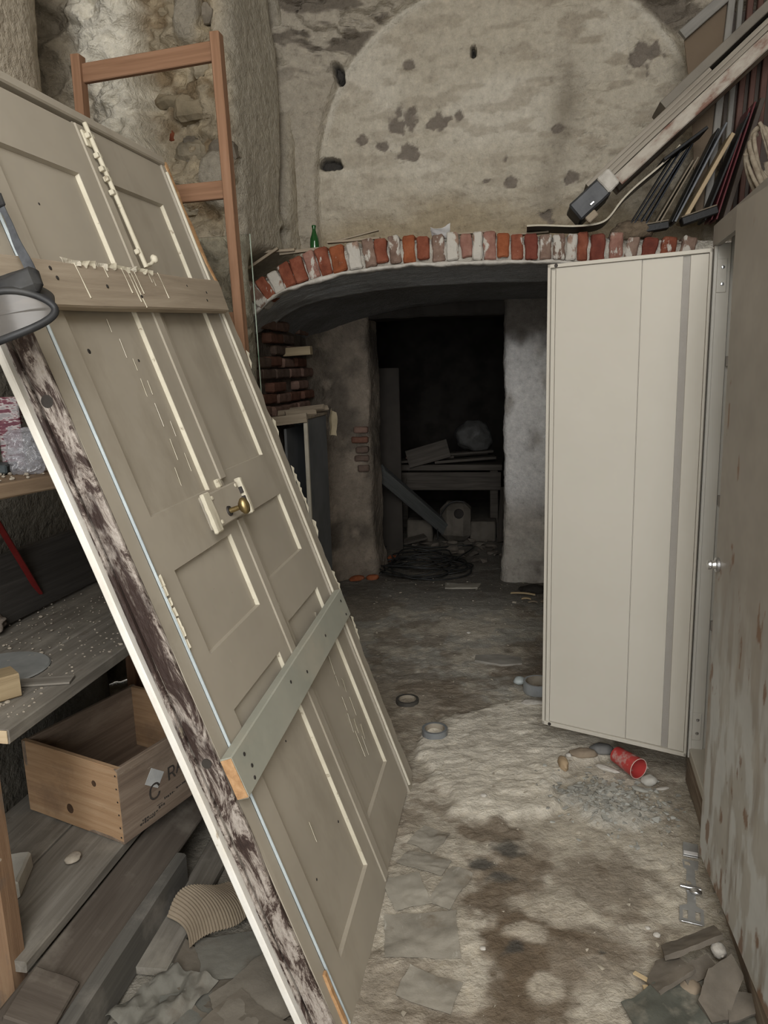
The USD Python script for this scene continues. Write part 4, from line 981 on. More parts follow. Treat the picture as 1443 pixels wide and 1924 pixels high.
mesh(shelf, "post", plank(2.2, 0.055, 0.055, 0.004, 24, 0.002, 42), OLDW2, frame((-1.22 + SX, 2.42 + SY, 0.0), (0, 0, 1), (0, 1, 0)), smooth=35)
mesh(shelf, "post", plank(2.2, 0.055, 0.055, 0.004, 24, 0.002, 43), OLDW2, frame((-1.60 + SX, 1.28 + SY, 0.0), (0, 0, 1), (0, 1, 0)), smooth=35)
for (x0, w, y0, y1, z, t, sd) in ((-1.199, 0.198, 1.325, 2.45, 0.712, 0.034, 50), (-1.405, 0.20, 1.20, 2.45, 0.709, 0.034, 51), (-1.565, 0.11, 1.20, 2.45, 0.705, 0.034, 52),
                                  (-1.20, 0.20, 1.28, 2.45, 0.168, 0.030, 53), (-1.43, 0.24, 1.18, 2.45, 0.164, 0.030, 54)):
    mesh(shelf, "shelf_board", plank(y1 - y0, w, t, 0.003, 34, 0.0022, sd, 0), OLDW, frame((x0 + SX, y0 + SY, z), (0, 1, 0), (-1, 0, 0)), smooth=35)
mesh(shelf, "sawn_end", rough(cbox(0.19, 0.004, 0.030, 0.001), 0.02, 0.001, 30, 3), wood("end_grain", (0.42, 0.32, 0.2), (0.52, 0.41, 0.27), (0.6, 0.5, 0.34), knots=False), T(-1.199 + SX, 1.3225 + SY, 0.729), label="pale sawn end of the front board")
mesh(shelf, "shelf_board", plank(1.0, 0.36, 0.036, 0.004, 30, 0.003, 55), BEAMW, frame((-1.36 + SX, 1.42 + SY, 1.232), (0.32, 1, 0), (-1, 0.3, 0)), smooth=35, label="upper shelf board, warm brown with lime splashes")
mesh(shelf, "back_board", plank(1.25, 0.22, 0.022, 0.003, 30, 0.002, 56), OLDW2, frame((-1.60 + SX, 1.22 + SY, 0.86), (0.02, 1, 0.0), (0, 0, 1)), smooth=35, label="dark board set on edge along the back")
# rubble dust lying on the boards
rg = np.random.default_rng(33)
cr = []
for i in range(420):
    r_ = rg.uniform(0.0015, 0.0038) * (1.9 if rg.random() < 0.06 else 1)
    cr.append(lump(r_, r_ * rg.uniform(0.7, 1.3), r_ * 0.6, 0.3, i, 1).apply_translation((rg.uniform(-1.60, -1.12) + SX, rg.uniform(1.30, 2.3) + SY, 0.747)))
CRUMB = look("plaster_crumbs", [(0.3, (0.22, 0.19, 0.155)), (0.6, (0.38, 0.335, 0.27))], scale=30, rough_=0.95)
mesh(shelf, "plaster_crumbs", cat(cr), CRUMB, kind="stuff", label="plaster crumbs strewn over the boards")
cr = []
for i in range(160):
    r_ = rg.uniform(0.002, 0.007)
    a, b = rg.uniform(-0.17, 0.17), rg.uniform(0.0, 0.45)
    cr.append(lump(r_, r_, r_ * 0.7, 0.35, i, 1).apply_translation(((-1.36 + SX) + 0.305 * b - a * 0.95, 1.42 + SY + 0.95 * b + a * 0.3, 1.272)))
mesh(shelf, "plaster_crumbs", cat(cr), CRUMB, kind="stuff", label="grit on the upper shelf")

GREYTIN = look("dusty_tin", [(0.3, (0.17, 0.175, 0.17)), (0.6, (0.24, 0.245, 0.235))], scale=10, rough_=0.7, bump=0.3, bscale=50, bdist=0.002, layers=[((0.42, 0.37, 0.3), 50.0, 0.66, 0.7, (1, 1, 1), 1.0)])
single("round_lid", lathe([(0, 0), (0.118, 0), (0.122, 0.003), (0.118, 0.006), (0, 0.0065)], 48), GREYTIN, "dusty grey round lid lying flat on the middle shelf", "lid", frame((-1.345, 1.62, 0.7475), (1, 0, 0.0), (0, 1, 0)), smooth=30)
single("wood_offcut", plank(0.17, 0.07, 0.060, 0.004, 12, 0.002, 61), wood("offcut_wood", (0.2, 0.15, 0.085), (0.29, 0.22, 0.13), (0.36, 0.28, 0.17)), "short brown wood offcut on the front board of the middle shelf", "wood block", frame((-1.31, 1.365, 0.7475), (0.6, 0.8, 0), (-0.8, 0.6, 0)), smooth=35)
single("loose_lath", plank(0.30, 0.045, 0.006, 0.002, 14, 0.002, 62), OLDW, "thin flat lath lying across the boards of the middle shelf", "lath", frame((-1.40, 1.50, 0.748), (0.9, 0.25, 0), (-0.25, 0.9, 0)), smooth=35)
RAG = look("dirty_rag", [(0.3, (0.12, 0.10, 0.085)), (0.6, (0.25, 0.21, 0.175))], scale=12, rough_=0.95, bump=0.8, bscale=60, bdist=0.004)
single("crumpled_rag", rough(lump(0.07, 0.06, 0.04, 0.35, 5, 3), 0.02, 0.006, 30, 2), RAG, "crumpled grey rag at the back of the middle shelf", "rag", T(-1.60, 1.88, 0.775), smooth=60)
single("red_bar", plank(0.50, 0.020, 0.008, 0.002, 10, 0.0005, 66), look("red_enamel", [(0.3, (0.11, 0.010, 0.010)), (0.6, (0.16, 0.016, 0.014))], scale=9, rough_=0.5), "thin red bar leaning in the dark behind the middle shelf", "bar", frame((-1.560, 2.10, 0.80), (0.10, -0.42, 0.55), (0.8, 0.2, 0)), smooth=35)

# crate with stencilled lettering
CRATEW = wood("crate_pine", (0.28, 0.165, 0.09), (0.40, 0.255, 0.145), (0.47, 0.325, 0.20), layers=[((0.46, 0.40, 0.31), 26.0, 0.70, 0.74, (1, 1, 1), 3.0), ((0.20, 0.13, 0.085), 3.0, 0.56, 0.72, (1, 1, 1), 5.0)])
CRATEW2 = wood("crate_weathered", (0.135, 0.10, 0.075), (0.21, 0.155, 0.115), (0.28, 0.22, 0.165), layers=[((0.42, 0.36, 0.28), 22.0, 0.66, 0.72, (0.6, 2, 1), 3.0), ((0.36, 0.29, 0.22), 3.5, 0.6, 0.75, (0.4, 1, 1), 6.0)], knots=False)
CF = frame((-1.093, 1.703, 0.200), (0.30, 0.954, 0), (-0.954, 0.30, 0))       # x along the lettered side, y along the near side, z up
crate = thing("wooden_crate", "open pine crate with worn stencilled letters on its side, on the lower shelf", "crate", CF)
mesh(crate, "end_board", plank(0.40, 0.232, 0.016, 0.002, 24, 0.001, 71), CRATEW, frame((0.0, 0.002, 0.116), (0, 1, 0), (0, 0, 1)), label="near end with dark knots, warm pine", smooth=35)
mesh(crate, "end_board", plank(0.40, 0.232, 0.016, 0.002, 24, 0.001, 72), CRATEW, frame((0.42, 0.002, 0.116), (0, 1, 0), (0, 0, 1)), smooth=35)
cs = mesh(crate, "side_board", plank(0.44, 0.232, 0.014, 0.002, 24, 0.001, 73), CRATEW2, frame((0.0, 0.014, 0.116), (1, 0, 0), (0, 0, 1)), label="weathered side with stencilled letters and a white sticker", smooth=35)
mesh(crate, "side_board", plank(0.44, 0.232, 0.014, 0.002, 24, 0.001, 74), CRATEW2, frame((0.0, 0.40, 0.116), (1, 0, 0), (0, 0, 1)), smooth=35)
mesh(crate, "base_board", bx(0.0, 0.43, 0.0, 0.40, 0.0, 0.014, 0.002), CRATEW2)
for z, y in ((0.165, 0.10), (0.115, 0.13), (0.118, 0.088), (0.055, 0.215)):
    mesh(crate, "knot", lathe([(0, 0), (0.014 if y > 0.12 else 0.009, 0), (0.010 if y > 0.12 else 0.006, 0.0006), (0, 0.0007)], 16, frame((-0.0005, y, z), (0, 1, 0), (0, 0, -1)) @ np.diag([1.0, 1.1, -1, 1])), wood("knot_wood", (0.05, 0.03, 0.02), (0.085, 0.05, 0.03), (0.12, 0.07, 0.045), knots=False) if z == 0.165 else LOOKS + "knot_wood")
for z in (0.21, 0.17, 0.13, 0.09, 0.05, 0.02):
    mesh(crate, "nail", lathe([(0, 0), (0.003, 0), (0.0025, 0.0008), (0, 0.001)], 8, frame((-0.0008, 0.010, z), (0, 1, 0), (0, 0, -1)) @ np.diag([1, 1, -1, 1])), DARKIRON)
INK = look("stencil_ink", [(0.3, (0.035, 0.03, 0.027)), (0.6, (0.07, 0.058, 0.048))], scale=40, rough_=0.9)
# lettering stands on the outer side: local x along the board (reading away from the near end), local y up
def on_side(x, z):
    return frame((x, -0.0008, z), (1, 0, 0), (0, 0, 1))
for ch, h_, x_, z_ in (("C", 0.050, 0.100, 0.072), ("R", 0.042, 0.178, 0.100), ("A", 0.042, 0.213, 0.107), ("N", 0.042, 0.250, 0.113)):
    mesh(cs, "letter", moved(text_mesh(ch, h_, 0.0008), np.linalg.inv(frame((0.0, 0.014, 0.116), (1, 0, 0), (0, 0, 1))) @ on_side(x_, z_)), INK)
sm_lines = [bx(0.13 + 0.0, 0.13 + 0.02, -0.0016, -0.0006, 0.046, 0.0475, 0.0002)]
rg = np.random.default_rng(3)
for (x0, x1, z) in ((0.16, 0.20, 0.052), (0.21, 0.28, 0.058), (0.07, 0.13, 0.030), (0.135, 0.155, 0.036), (0.22, 0.27, 0.156), (0.06, 0.12, 0.023)):
    x = x0
    while x < x1:
        w = rg.uniform(0.003, 0.008)
        sm_lines.append(bx(x, x + w, -0.0016, -0.0006, z + rg.uniform(-0.002, 0.002), z + rg.uniform(0.003, 0.007), 0.0002)); x += w + rg.uniform(0.002, 0.004)
mesh(crate, "small_print", cat(sm_lines), INK, kind="stuff")
stk = mesh(crate, "sticker", cbox(0.060, 0.048, 0.0008, 0.0002), look("sticker_paper", [(0.3, (0.42, 0.42, 0.41)), (0.6, (0.52, 0.52, 0.50))], scale=20, rough_=0.8), on_side(0.130, 0.137) @ RZ(-38), label="white paper sticker set askew")
mesh(stk, "print_line", cat([cbox(0.044 - 0.012 * (i % 3), 0.0022, 0.0006, 0.0001, (-0.002 * (i % 2), 0.016 - 0.0064 * i, 0.0006)) for i in range(6)]), look("grey_print", [(0.3, (0.16, 0.16, 0.16)), (0.6, (0.3, 0.3, 0.3))], scale=90), on_side(0.130, 0.137) @ RZ(-38))

# things on the upper shelf
PLASTIC = usdkit.material(stage, LOOKS + "clear_plastic_bag", {"tc": ("texture_coordinate", {}), "n": ("noise_texture", {"scale": 30.0, "detail": 4.0}), "b": ("bump", {"strength": 1.0, "distance": 0.01}), "t": ("transparent_bsdf", {"color": (0.9, 0.9, 0.92)}), "d": ("principled_bsdf", {"base_color": (0.42, 0.42, 0.44), "roughness": 0.12, "specular_ior_level": 1.0}), "m": ("mix_closure", {"fac": 0.36})},
                          [("tc.object", "n.vector"), ("n.fac", "b.height"), ("b.normal", "d.normal"), ("t.BSDF", "m.closure1"), ("d.BSDF", "m.closure2")], surface="m.closure")
UPZ = 1.271
single("plastic_bag", moved(rough(cbox(0.085, 0.030, 0.115, 0.012), 0.008, 0.012, 40, 6), RZ(20)), PLASTIC, "crumpled clear plastic bag on the upper shelf", "bag", T(-1.195, 1.62, UPZ + 0.055), smooth=False)
MAROON = look("maroon_print", [(0.40, (0.11, 0.03, 0.045)), (0.47, (0.15, 0.045, 0.06)), (0.53, (0.42, 0.38, 0.37)), (0.6, (0.25, 0.23, 0.23))], scale=38, stretch=(1, 1, 3.0), detail=2, rough_=0.5)
single("maroon_package", bx(-0.028, 0.028, -0.012, 0.012, 0, 0.185, 0.003), MAROON, "narrow maroon and grey printed package on the upper shelf", "package", frame((-1.290, 1.705, UPZ), (0.95, 0.3, 0), (-0.3, 0.95, 0)))
bk = thing("booklet", "white booklet with an orange stripe on the upper shelf", "booklet", frame((-1.312, 1.625, UPZ + 0.024), (0.95, 0.3, 0), (-0.3, 0.95, 0)))
mesh(bk, "cover", bx(-0.024, 0.020, -0.006, 0.006, 0, 0.17, 0.001), look("white_card", [(0.3, (0.50, 0.48, 0.47)), (0.6, (0.6, 0.58, 0.57))], scale=10, rough_=0.5))
mesh(bk, "stripe", bx(0.002, 0.007, -0.0072, -0.0058, 0, 0.17, 0.0002), look("orange_print", [(0.3, (0.5, 0.26, 0.05)), (0.6, (0.55, 0.3, 0.07))], scale=10), label="orange stripe")
single("dark_tray", cat(bx(-0.055, 0.045, -0.04, 0.04, 0, 0.022, 0.004)), look("teal_black", [(0.3, (0.02, 0.028, 0.03)), (0.6, (0.05, 0.062, 0.065))], scale=15, rough_=0.5), "flat dark teal box under the booklet on the upper shelf", "box", frame((-1.292, 1.625, UPZ + 0.001), (0.95, 0.3, 0), (-0.3, 0.95, 0)))

# things on and under the lower shelf
FOAM = look("white_foam", [(0.3, (0.36, 0.34, 0.30)), (0.6, (0.44, 0.42, 0.37))], scale=12, rough_=0.9, bump=0.4, bscale=120, bdist=0.002)
single("foam_block", rough(cbox(0.10, 0.13, 0.052, 0.006), 0.03, 0.002, 30, 3), FOAM, "dirty white foam block on the lower shelf behind the post", "foam block", frame((-1.315, 1.50, 0.226), (0.9, 0.35, 0), (-0.35, 0.9, 0)), smooth=40)
for i, (x, y, s) in enumerate(((-1.23, 1.40, 0.022), (-1.205, 1.365, 0.018), (-1.25, 1.36, 0.016), (-1.20, 1.62, 0.02))):
    single("plaster_chip", lump(s, s * 1.2, s * 0.5, 0.3, i + 80, 2), CRUMB, ("largest pale plaster chip at the near end of the lower shelf", "pale plaster chip nearest the post on the lower shelf", "smallest plaster chip beside the foam block on the lower shelf", "single plaster chip on the lower shelf by the crate")[i], "plaster chip", T(x, y, 0.203 + s * 0.3), smooth=50, group="plaster chips on the lower shelf" if i < 3 else None)
BROWNB = wood("brown_panel", (0.07, 0.056, 0.045), (0.10, 0.083, 0.068), (0.13, 0.11, 0.09), layers=[((0.24, 0.215, 0.18), 4.0, 0.5, 0.75, (1, 1, 1), 2.0)], knots=False, bump=0.15)
GREYB = wood("grey_panel", (0.09, 0.084, 0.074), (0.12, 0.113, 0.10), (0.15, 0.142, 0.127), layers=[((0.26, 0.24, 0.21), 5.0, 0.5, 0.7, (1, 1, 1), 4.0)], knots=False, bump=0.15)
bp = frame((-0.993, 0.98, 0.100), (0.0, 1, 0.0), (-0.93, 0, 0.36))
single("brown_board", plank(1.25, 0.125, 0.020, 0.004, 30, 0.0015, 81), BROWNB, "brown board sloping between the lower shelf and the grey board on edge", "board", bp @ T(0, 0.0625, 0), smooth=35)
gb = thing("grey_board", "grey board on edge beside the brown board, a black seam along its top", "board", frame((-0.945, 0.98, 0.0), (-0.02, 1, 0), (-1, 0, 0)))
mesh(gb, "board", plank(0.82, 0.042, 0.118, 0.006, 30, 0.002, 82), GREYB, T(0, 0.021, 0.0), smooth=35)
mesh(gb, "seam", tube(np.stack([np.linspace(0.005, 0.80, 30), 0.046 + 0.002 * np.sin(np.linspace(0, 9, 30)), 0.112 + 0.004 * np.sin(np.linspace(0, 14, 30))], -1), 0.0065, 8), RUBBER, smooth=50, label="black rubber seam")
single("board_offcut", rough(cbox(0.11, 0.13, 0.02, 0.004), 0.04, 0.002, 20, 7), BROWNB, "square brown board offcut lying on the near end of the sloping brown board", "offcut", frame((-1.035, 1.235, 0.148), (0.93, 0.1, -0.36), (0.1, 1, 0)), smooth=35)
single("floor_plank", plank(0.62, 0.085, 0.022, 0.003, 20, 0.002, 84), OLDW, "dusty plank lying flat on the floor below the shelves", "plank", frame((-0.915, 1.48, 0.004), (-0.04, 1, 0), (-1, -0.04, 0)), smooth=35)

# waste paper and cardboard by the shelf foot
CARD = look("corrugated_card", [(0.3, (0.22, 0.175, 0.125)), (0.6, (0.29, 0.235, 0.17))], scale=6, rough_=0.9)
u, v = np.meshgrid(np.linspace(0, 1, 150), np.linspace(0, 1, 14), indexing="ij")
X = (u - 0.5) * 0.20 + 0.02 * np.sin(v * 3)
Yv = (v - 0.5) * (0.13 + 0.04 * np.sin(u * 3)) + 0.012 * np.sin(u * 7)
Zc = 0.0022 * np.sin(u * 2 * math.pi * 26) + 0.030 * np.sin(u * 2.6 + 0.3) * (0.6 + 0.4 * v) + 0.018 * v * np.sin(u * 5)
single("corrugated_cardboard", sheet(np.stack([X, Yv, Zc + 0.004], -1), 0.0015, flip=True), CARD, "torn sheet of ribbed corrugated cardboard on the floor plank", "cardboard", frame((-0.835, 1.675, 0.028), (0.55, 0.72, 0.05), (-0.8, 0.6, 0.10)), smooth=True)
PAPERS = [look(f"waste_paper_{i}", [(0.3, tuple(0.8 * t for t in cc)), (0.6, cc)], scale=5, rough_=0.85, bump=0.5, bscale=18, bdist=0.006, layers=[((0.14, 0.12, 0.095), 7.0, 0.55, 0.7, (1, 1, 1), i)]) for i, cc in enumerate(((0.19, 0.182, 0.155), (0.15, 0.13, 0.103), (0.21, 0.187, 0.152), (0.16, 0.16, 0.14)))]
pp = [(-0.70, 1.58, .17, .13, 20, "torn sheet of greenish grey waste paper nearest the ribbed cardboard"), (-0.80, 1.50, .20, .10, -30, "brown folded waste paper at the end of the floor plank"), (-0.60, 1.46, .20, .16, 50, "large grey waste paper sheet under the foot of the leaning door"),
      (-0.74, 1.38, .16, .12, 10, "ribbed brown paper scrap near the bottom edge of the photo"), (-0.85, 1.38, .15, .10, 70, "crumpled brown paper beside the grey board on edge"), (-0.62, 1.33, .20, .15, -20, "wide crumpled grey paper at the bottom edge of the photo, beside the door frame"), (-0.66, 1.70, .12, .09, 35, "bunched dark paper folds behind the ribbed cardboard"), (-0.71, 1.795, .13, .06, 60, "dark bundle of pleated paper farthest back by the floor plank"), (-0.56, 1.62, .10, .08, 0, "small brown paper scrap close to the door frame"), (-0.76, 1.28, .18, .13, 40, "dirty paper lowest in the corner by the grey board")]
for i, (x, y, a, b, rz, lab) in enumerate(pp):
    m = crumple(a * 1.3, b * 1.3, 40, 34, 0.030 if i in (4, 6, 7) else 0.009, 5 + 1.5 * (i % 3) + (12 if i in (4, 6, 7) else 0), 0.0012, i + 3, 0.006)
    M = RZ(rz, (x, y, floor_z(x, y) + 0.004 + 0.004 * (i % 3)))
    single("waste_paper", m, PAPERS[i % 4], lab, "paper", M, smooth=25)

# ================================================================== RUBBLE LEDGE ABOVE THE ARCH
LATHW = wood("old_lath", (0.20, 0.16, 0.115), (0.30, 0.245, 0.18), (0.38, 0.32, 0.24))
for (p0, p1, w, t, lab) in (((-1.36, 3.60, 2.062), (-1.08, 3.62, 2.068), 0.035, 0.014, "brown lath lying level at the left end of the ledge"), ((-1.30, 3.57, 1.99), (-1.15, 3.58, 2.075), 0.022, 0.012, "short stick slanting up at the left end of the ledge"), ((-1.36, 3.66, 2.10), (-1.20, 3.70, 2.125), 0.03, 0.01, "dark splinter lying on the level lath by the left corner"),
                            ((-1.16, 3.64, 2.056), (-0.96, 3.64, 2.066), 0.04, 0.016, "grey lath running towards the green bottle"), ((-0.91, 3.60, 2.089), (-0.66, 3.62, 2.098), 0.05, 0.010, "flat lath on the ledge right of the green bottle"), ((-0.90, 3.66, 2.102), (-0.68, 3.70, 2.150), 0.03, 0.008, "thin lath tilted over the flat one, right of the green bottle"),
                            ((-0.36, 3.60, 2.092), (-0.16, 3.62, 2.098), 0.05, 0.008, "thin flat lath on the ledge behind the white paper scrap"), ((-0.05, 3.62, 2.076), (0.12, 3.60, 2.076), 0.05, 0.008, "thin dark splinter of board left of the curled black sheet")):
    p0, p1 = V(*p0), V(*p1)
    single("lath", plank(float(np.linalg.norm(p1 - p0)), w, t, 0.002, 14, 0.003, int(abs(p0[0]) * 70)), LATHW, lab, "lath", frame(p0, p1 - p0, (0, 1, 0.05)), smooth=35)
BOTTLE = usdkit.material(stage, LOOKS + "green_glass", {"p": ("principled_bsdf", {"base_color": (0.012, 0.085, 0.018), "roughness": 0.06, "specular_ior_level": 0.7, "transmission_weight": 0.25, "ior": 1.5})}, [], surface="p.BSDF")
btl = thing("green_bottle", "small green glass bottle standing on the ledge in the corner", "bottle", T(-0.992, 3.66, 2.058))
mesh(btl, "body", lathe([(0, 0), (0.021, 0.0), (0.0225, 0.004), (0.0225, 0.050), (0.020, 0.068), (0.012, 0.092), (0.009, 0.104), (0.0085, 0.124), (0, 0.124)], 36), BOTTLE, smooth=40)
mesh(btl, "lip", lathe([(0.0, 0.120), (0.0105, 0.120), (0.0108, 0.127), (0.0095, 0.130), (0, 0.130)], 28), BOTTLE, smooth=40)
WPAPER = look("white_paper", [(0.3, (0.58, 0.57, 0.56)), (0.6, (0.70, 0.69, 0.68))], scale=8, rough_=0.8)
single("paper_scrap", crumple(0.085, 0.07, 10, 9, 0.018, 16, 0.001, 7, 0.02), WPAPER, "folded scrap of white paper on the middle of the ledge", "paper", frame((-0.375, 3.535, 2.083), (1, 0, 0.02), (0, 0.8, -0.45)), smooth=20)
rg = np.random.default_rng(17)
MORTARL = look("mortar_lump", [(0.3, (0.22, 0.19, 0.15)), (0.6, (0.36, 0.32, 0.26))], scale=14, rough_=0.95, bump=0.8, bscale=40, bdist=0.006)
rub = []
for i in range(110):
    x = rg.uniform(-1.3, 0.9); y = rg.uniform(3.57, 3.95); s = rg.uniform(0.006, 0.02)
    rub.append(lump(s, s, s * 0.6, 0.35, i, 1).apply_translation((x, y, float(over(x)) - 0.005 + max(0, y - 3.6) * 0.12)))
single("ledge_rubble", cat(rub), MORTARL, "fine mortar rubble strewn along the ledge above the brick arch", "rubble", kind="stuff", smooth=60)

# thick panel leaning up to the right over the ledge
LAYER = look("layered_edge", [(0.3, (0.22, 0.19, 0.155)), (0.6, (0.33, 0.295, 0.245))], scale=5, rough_=0.85, bump=0.5, bscale=14, bdist=0.003, stretch=(0.6, 6, 20))
REDLIME = look("lime_red_edge", [(0.42, (0.22, 0.125, 0.095)), (0.50, (0.36, 0.31, 0.26)), (0.62, (0.46, 0.42, 0.36))], scale=13, stretch=(0.6, 1, 1.2), rough_=0.9, bump=0.7, bscale=40, bdist=0.003)
GREYTOP = look("grey_panel_face", [(0.3, (0.14, 0.125, 0.105)), (0.6, (0.20, 0.18, 0.15))], scale=5, rough_=0.85)
BLACKENED = look("blackened_metal", [(0.3, (0.035, 0.036, 0.038)), (0.6, (0.075, 0.077, 0.08))], scale=9, rough_=0.5, metallic=0.3, bump=0.3, bscale=50, bdist=0.002)
LP = frame((0.262, 3.42, 2.104), (math.cos(0.712), 0, math.sin(0.712)), (0, 1, 0))       # x up the slope, y back, z out of its upper face
pan = thing("leaning_panel", "thick layered old panel leaning up to the right above the arch", "panel", LP)
LL = 0.96
mesh(pan, "core", plank(LL, 0.21, 0.052, 0.004, 40, 0.003, 91), REDLIME, T(0.19, 0.105, -0.006), smooth=35, label="lower layer with a lime and brick-red edge")
mesh(pan, "layer", plank(LL, 0.21, 0.018, 0.002, 30, 0.002, 92), LAYER, T(0.18, 0.107, 0.047), smooth=35)
mesh(pan, "layer", plank(LL, 0.21, 0.018, 0.002, 30, 0.002, 93), LAYER, T(0.14, 0.111, 0.066), smooth=35)
mesh(pan, "top_sheet", plank(0.62, 0.20, 0.016, 0.002, 30, 0.002, 94), LAYER, T(0.09, 0.117, 0.085), smooth=35)
mesh(pan, "face_board", plank(0.68, 0.20, 0.036, 0.003, 30, 0.002, 95), GREYTOP, T(0.50, 0.120, 0.102), smooth=35, label="dark grey outer board")
mesh(pan, "end_cap", rough(cat(bx(-0.02, 0.14, 0.0, 0.20, 0.0, 0.085, 0.008)), 0.04, 0.004, 12, 3), BLACKENED, smooth=40, label="blackened metal end")
mesh(pan, "lime_pad", rough(cbox(0.06, 0.02, 0.08, 0.006), 0.015, 0.004, 30, 4), LIMEWHITE, T(0.158, -0.004, 0.044), smooth=40, label="whitish block at the end cap")
mesh(pan, "latch", cbox(0.022, 0.006, 0.010, 0.002, (0.055, -0.003, 0.022)), CHROME)
mesh(pan, "end_foot", cbox(0.05, 0.03, 0.03, 0.004, (0.02, 0.0, -0.018)), RAWWOOD if False else LATHW)

# curled black sheet under it
prof = spline([(0.02, 2.090), (0.16, 2.082), (0.30, 2.079), (0.345, 2.090), (0.40, 2.150), (0.50, 2.245), (0.64, 2.37)], 60)
BLACKSHEET = look("black_sheet", [(0.3, (0.012, 0.012, 0.013)), (0.6, (0.03, 0.03, 0.031))], scale=6, rough_=0.35, spec=0.4)
PALEEDGE = look("pale_edge", [(0.3, (0.40, 0.36, 0.28)), (0.6, (0.5, 0.46, 0.37))], scale=9)
shp = thing("curled_sheet", "black flexible sheet with a pale edge, curling up under the thick leaning panel", "sheet", T(0.02, 3.46, 2.09))
pq = np.stack([prof[:, 0] - 0.02, 0 * prof[:, 0], prof[:, 1] - 2.09], -1)
mesh(shp, "sheet", ribbon(pq + V(0, 0.09, 0), (0, 1, 0), 0.17, 0.006), BLACKSHEET, smooth=40)
mesh(shp, "edge_strip", ribbon(pq + V(0, 0.003, 0), (0, 1, 0), 0.004, np.interp(0, [0, 1], [0.0075, 0.0075])), PALEEDGE, smooth=40)

# boards and picture frames stacked on edge under the panel
def flat(n, base, top, depth, t, material, lab, catg, grp=None, sd=0):
    base, top = V(*base), V(*top)
    M = frame(base, top - base, (0, 1, 0))
    return single(n, plank(float(np.linalg.norm(top - base)), depth, t, 0.002, 10, 0.001, sd), material, lab, catg, M @ T(0, depth / 2, 0), smooth=35, group=grp)


def tone(n, c):
    return look(n, [(0.3, tuple(0.7 * t for t in c)), (0.6, c)], scale=6, rough_=0.5)


NAVY, BLK, TAN, LTW, MAR, GREYB2, DKB = tone("navy_board", (0.022, 0.026, 0.035)), tone("black_board", (0.014, 0.014, 0.015)), tone("tan_board", (0.2, 0.165, 0.12)), tone("light_batten", (0.42, 0.32, 0.195)), tone("maroon_board", (0.12, 0.03, 0.035)), tone("grey_blue_board", (0.17, 0.18, 0.195)), tone("dark_brown_board", (0.06, 0.045, 0.035))
for i, (x0, x1, z1, t, d, m, lab) in enumerate(((0.46, 0.62, 2.33, 0.006, 0.30, BLK, "black board lowest in the stack under the leaning panel"), (0.475, 0.66, 2.365, 0.006, 0.30, NAVY, "first dark navy board in the stack"), (0.50, 0.68, 2.36, 0.006, 0.3, NAVY, "second navy board in the stack, before the tan ones"), (0.525, 0.70, 2.38, 0.006, 0.3, NAVY, "third navy board, touching the tan boards"),
                                                (0.565, 0.705, 2.315, 0.007, 0.3, TAN, "left tan board edge in the stack"), (0.583, 0.725, 2.325, 0.007, 0.3, TAN, "right tan board edge in the stack"), (0.632, 0.80, 2.43, 0.008, 0.3, BLK, "black board between the tan edges and the blue grey one"), (0.645, 0.83, 2.45, 0.008, 0.3, GREYB2, "blue grey board edge beside the light batten"),
                                                (0.682, 0.862, 2.405, 0.016, 0.3, LTW, "light wooden batten, brightest in the stack"), (0.765, 0.915, 2.48, 0.010, 0.3, BLK, "black board right of the light batten"), (0.79, 0.915, 2.50, 0.006, 0.3, MAR, "left maroon board edge near the right end"), (0.81, 0.935, 2.52, 0.007, 0.3, MAR, "right maroon board edge near the right end"), (0.85, 0.97, 2.53, 0.02, 0.3, DKB, "dark brown board at the right end of the stack"))):
    flat("stacked_board", (x0, 3.50, 2.075), (x1, 3.50, z1), 0.13, t, m, lab, "board", "boards stacked under the leaning panel", i + 300)
single("tilted_board", plank(0.20, 0.14, 0.012, 0.002, 10, 0.001, 321), BLK, "short black board tilted across the upper end of the navy boards", "board", frame((0.575, 3.50, 2.305), (0.8, 0.05, 0.55), (0, 1, 0)), smooth=35)
for (p0, p1, lab) in (((0.50, 3.50, 2.068), (0.615, 3.50, 2.082), "left black slat with a pale top lying on the ledge"), ((0.66, 3.47, 2.085), (0.80, 3.47, 2.125), "right black slat with a pale top, under the light batten")):
    p0, p1 = V(*p0), V(*p1)
    sl = thing("black_slat", lab, "slat", frame(p0, p1 - p0, (0, 1, 0)))
    L = float(np.linalg.norm(p1 - p0))
    mesh(sl, "slat", bx(0, L, 0, 0.06, -0.03, 0.0, 0.003), BLK)
    mesh(sl, "pale_edge", bx(0, L, -0.001, 0.06, 0.0, 0.006, 0.002), TAN)
SACK = look("brown_sacking", [(0.3, (0.10, 0.075, 0.052)), (0.6, (0.19, 0.145, 0.10))], scale=14, rough_=1.0, bump=1.0, bscale=70, bdist=0.008)
single("sacking_lump", rough(lump(0.095, 0.06, 0.045, 0.3, 12, 3), 0.015, 0.006, 40, 5), SACK, "lump of fibrous brown sacking on the ledge above the right bricks", "sacking", T(0.475, 3.545, 2.055), smooth=60)
ROPE = look("frayed_rope", [(0.3, (0.18, 0.14, 0.10)), (0.6, (0.34, 0.29, 0.22))], scale=30, rough_=1.0, bump=0.8, bscale=90, bdist=0.004)
rop = thing("rope_bundle", "frayed rope bundle wound up at the right edge above the cabinet", "rope", T(0.875, 3.20, 2.09))
rg = np.random.default_rng(6)
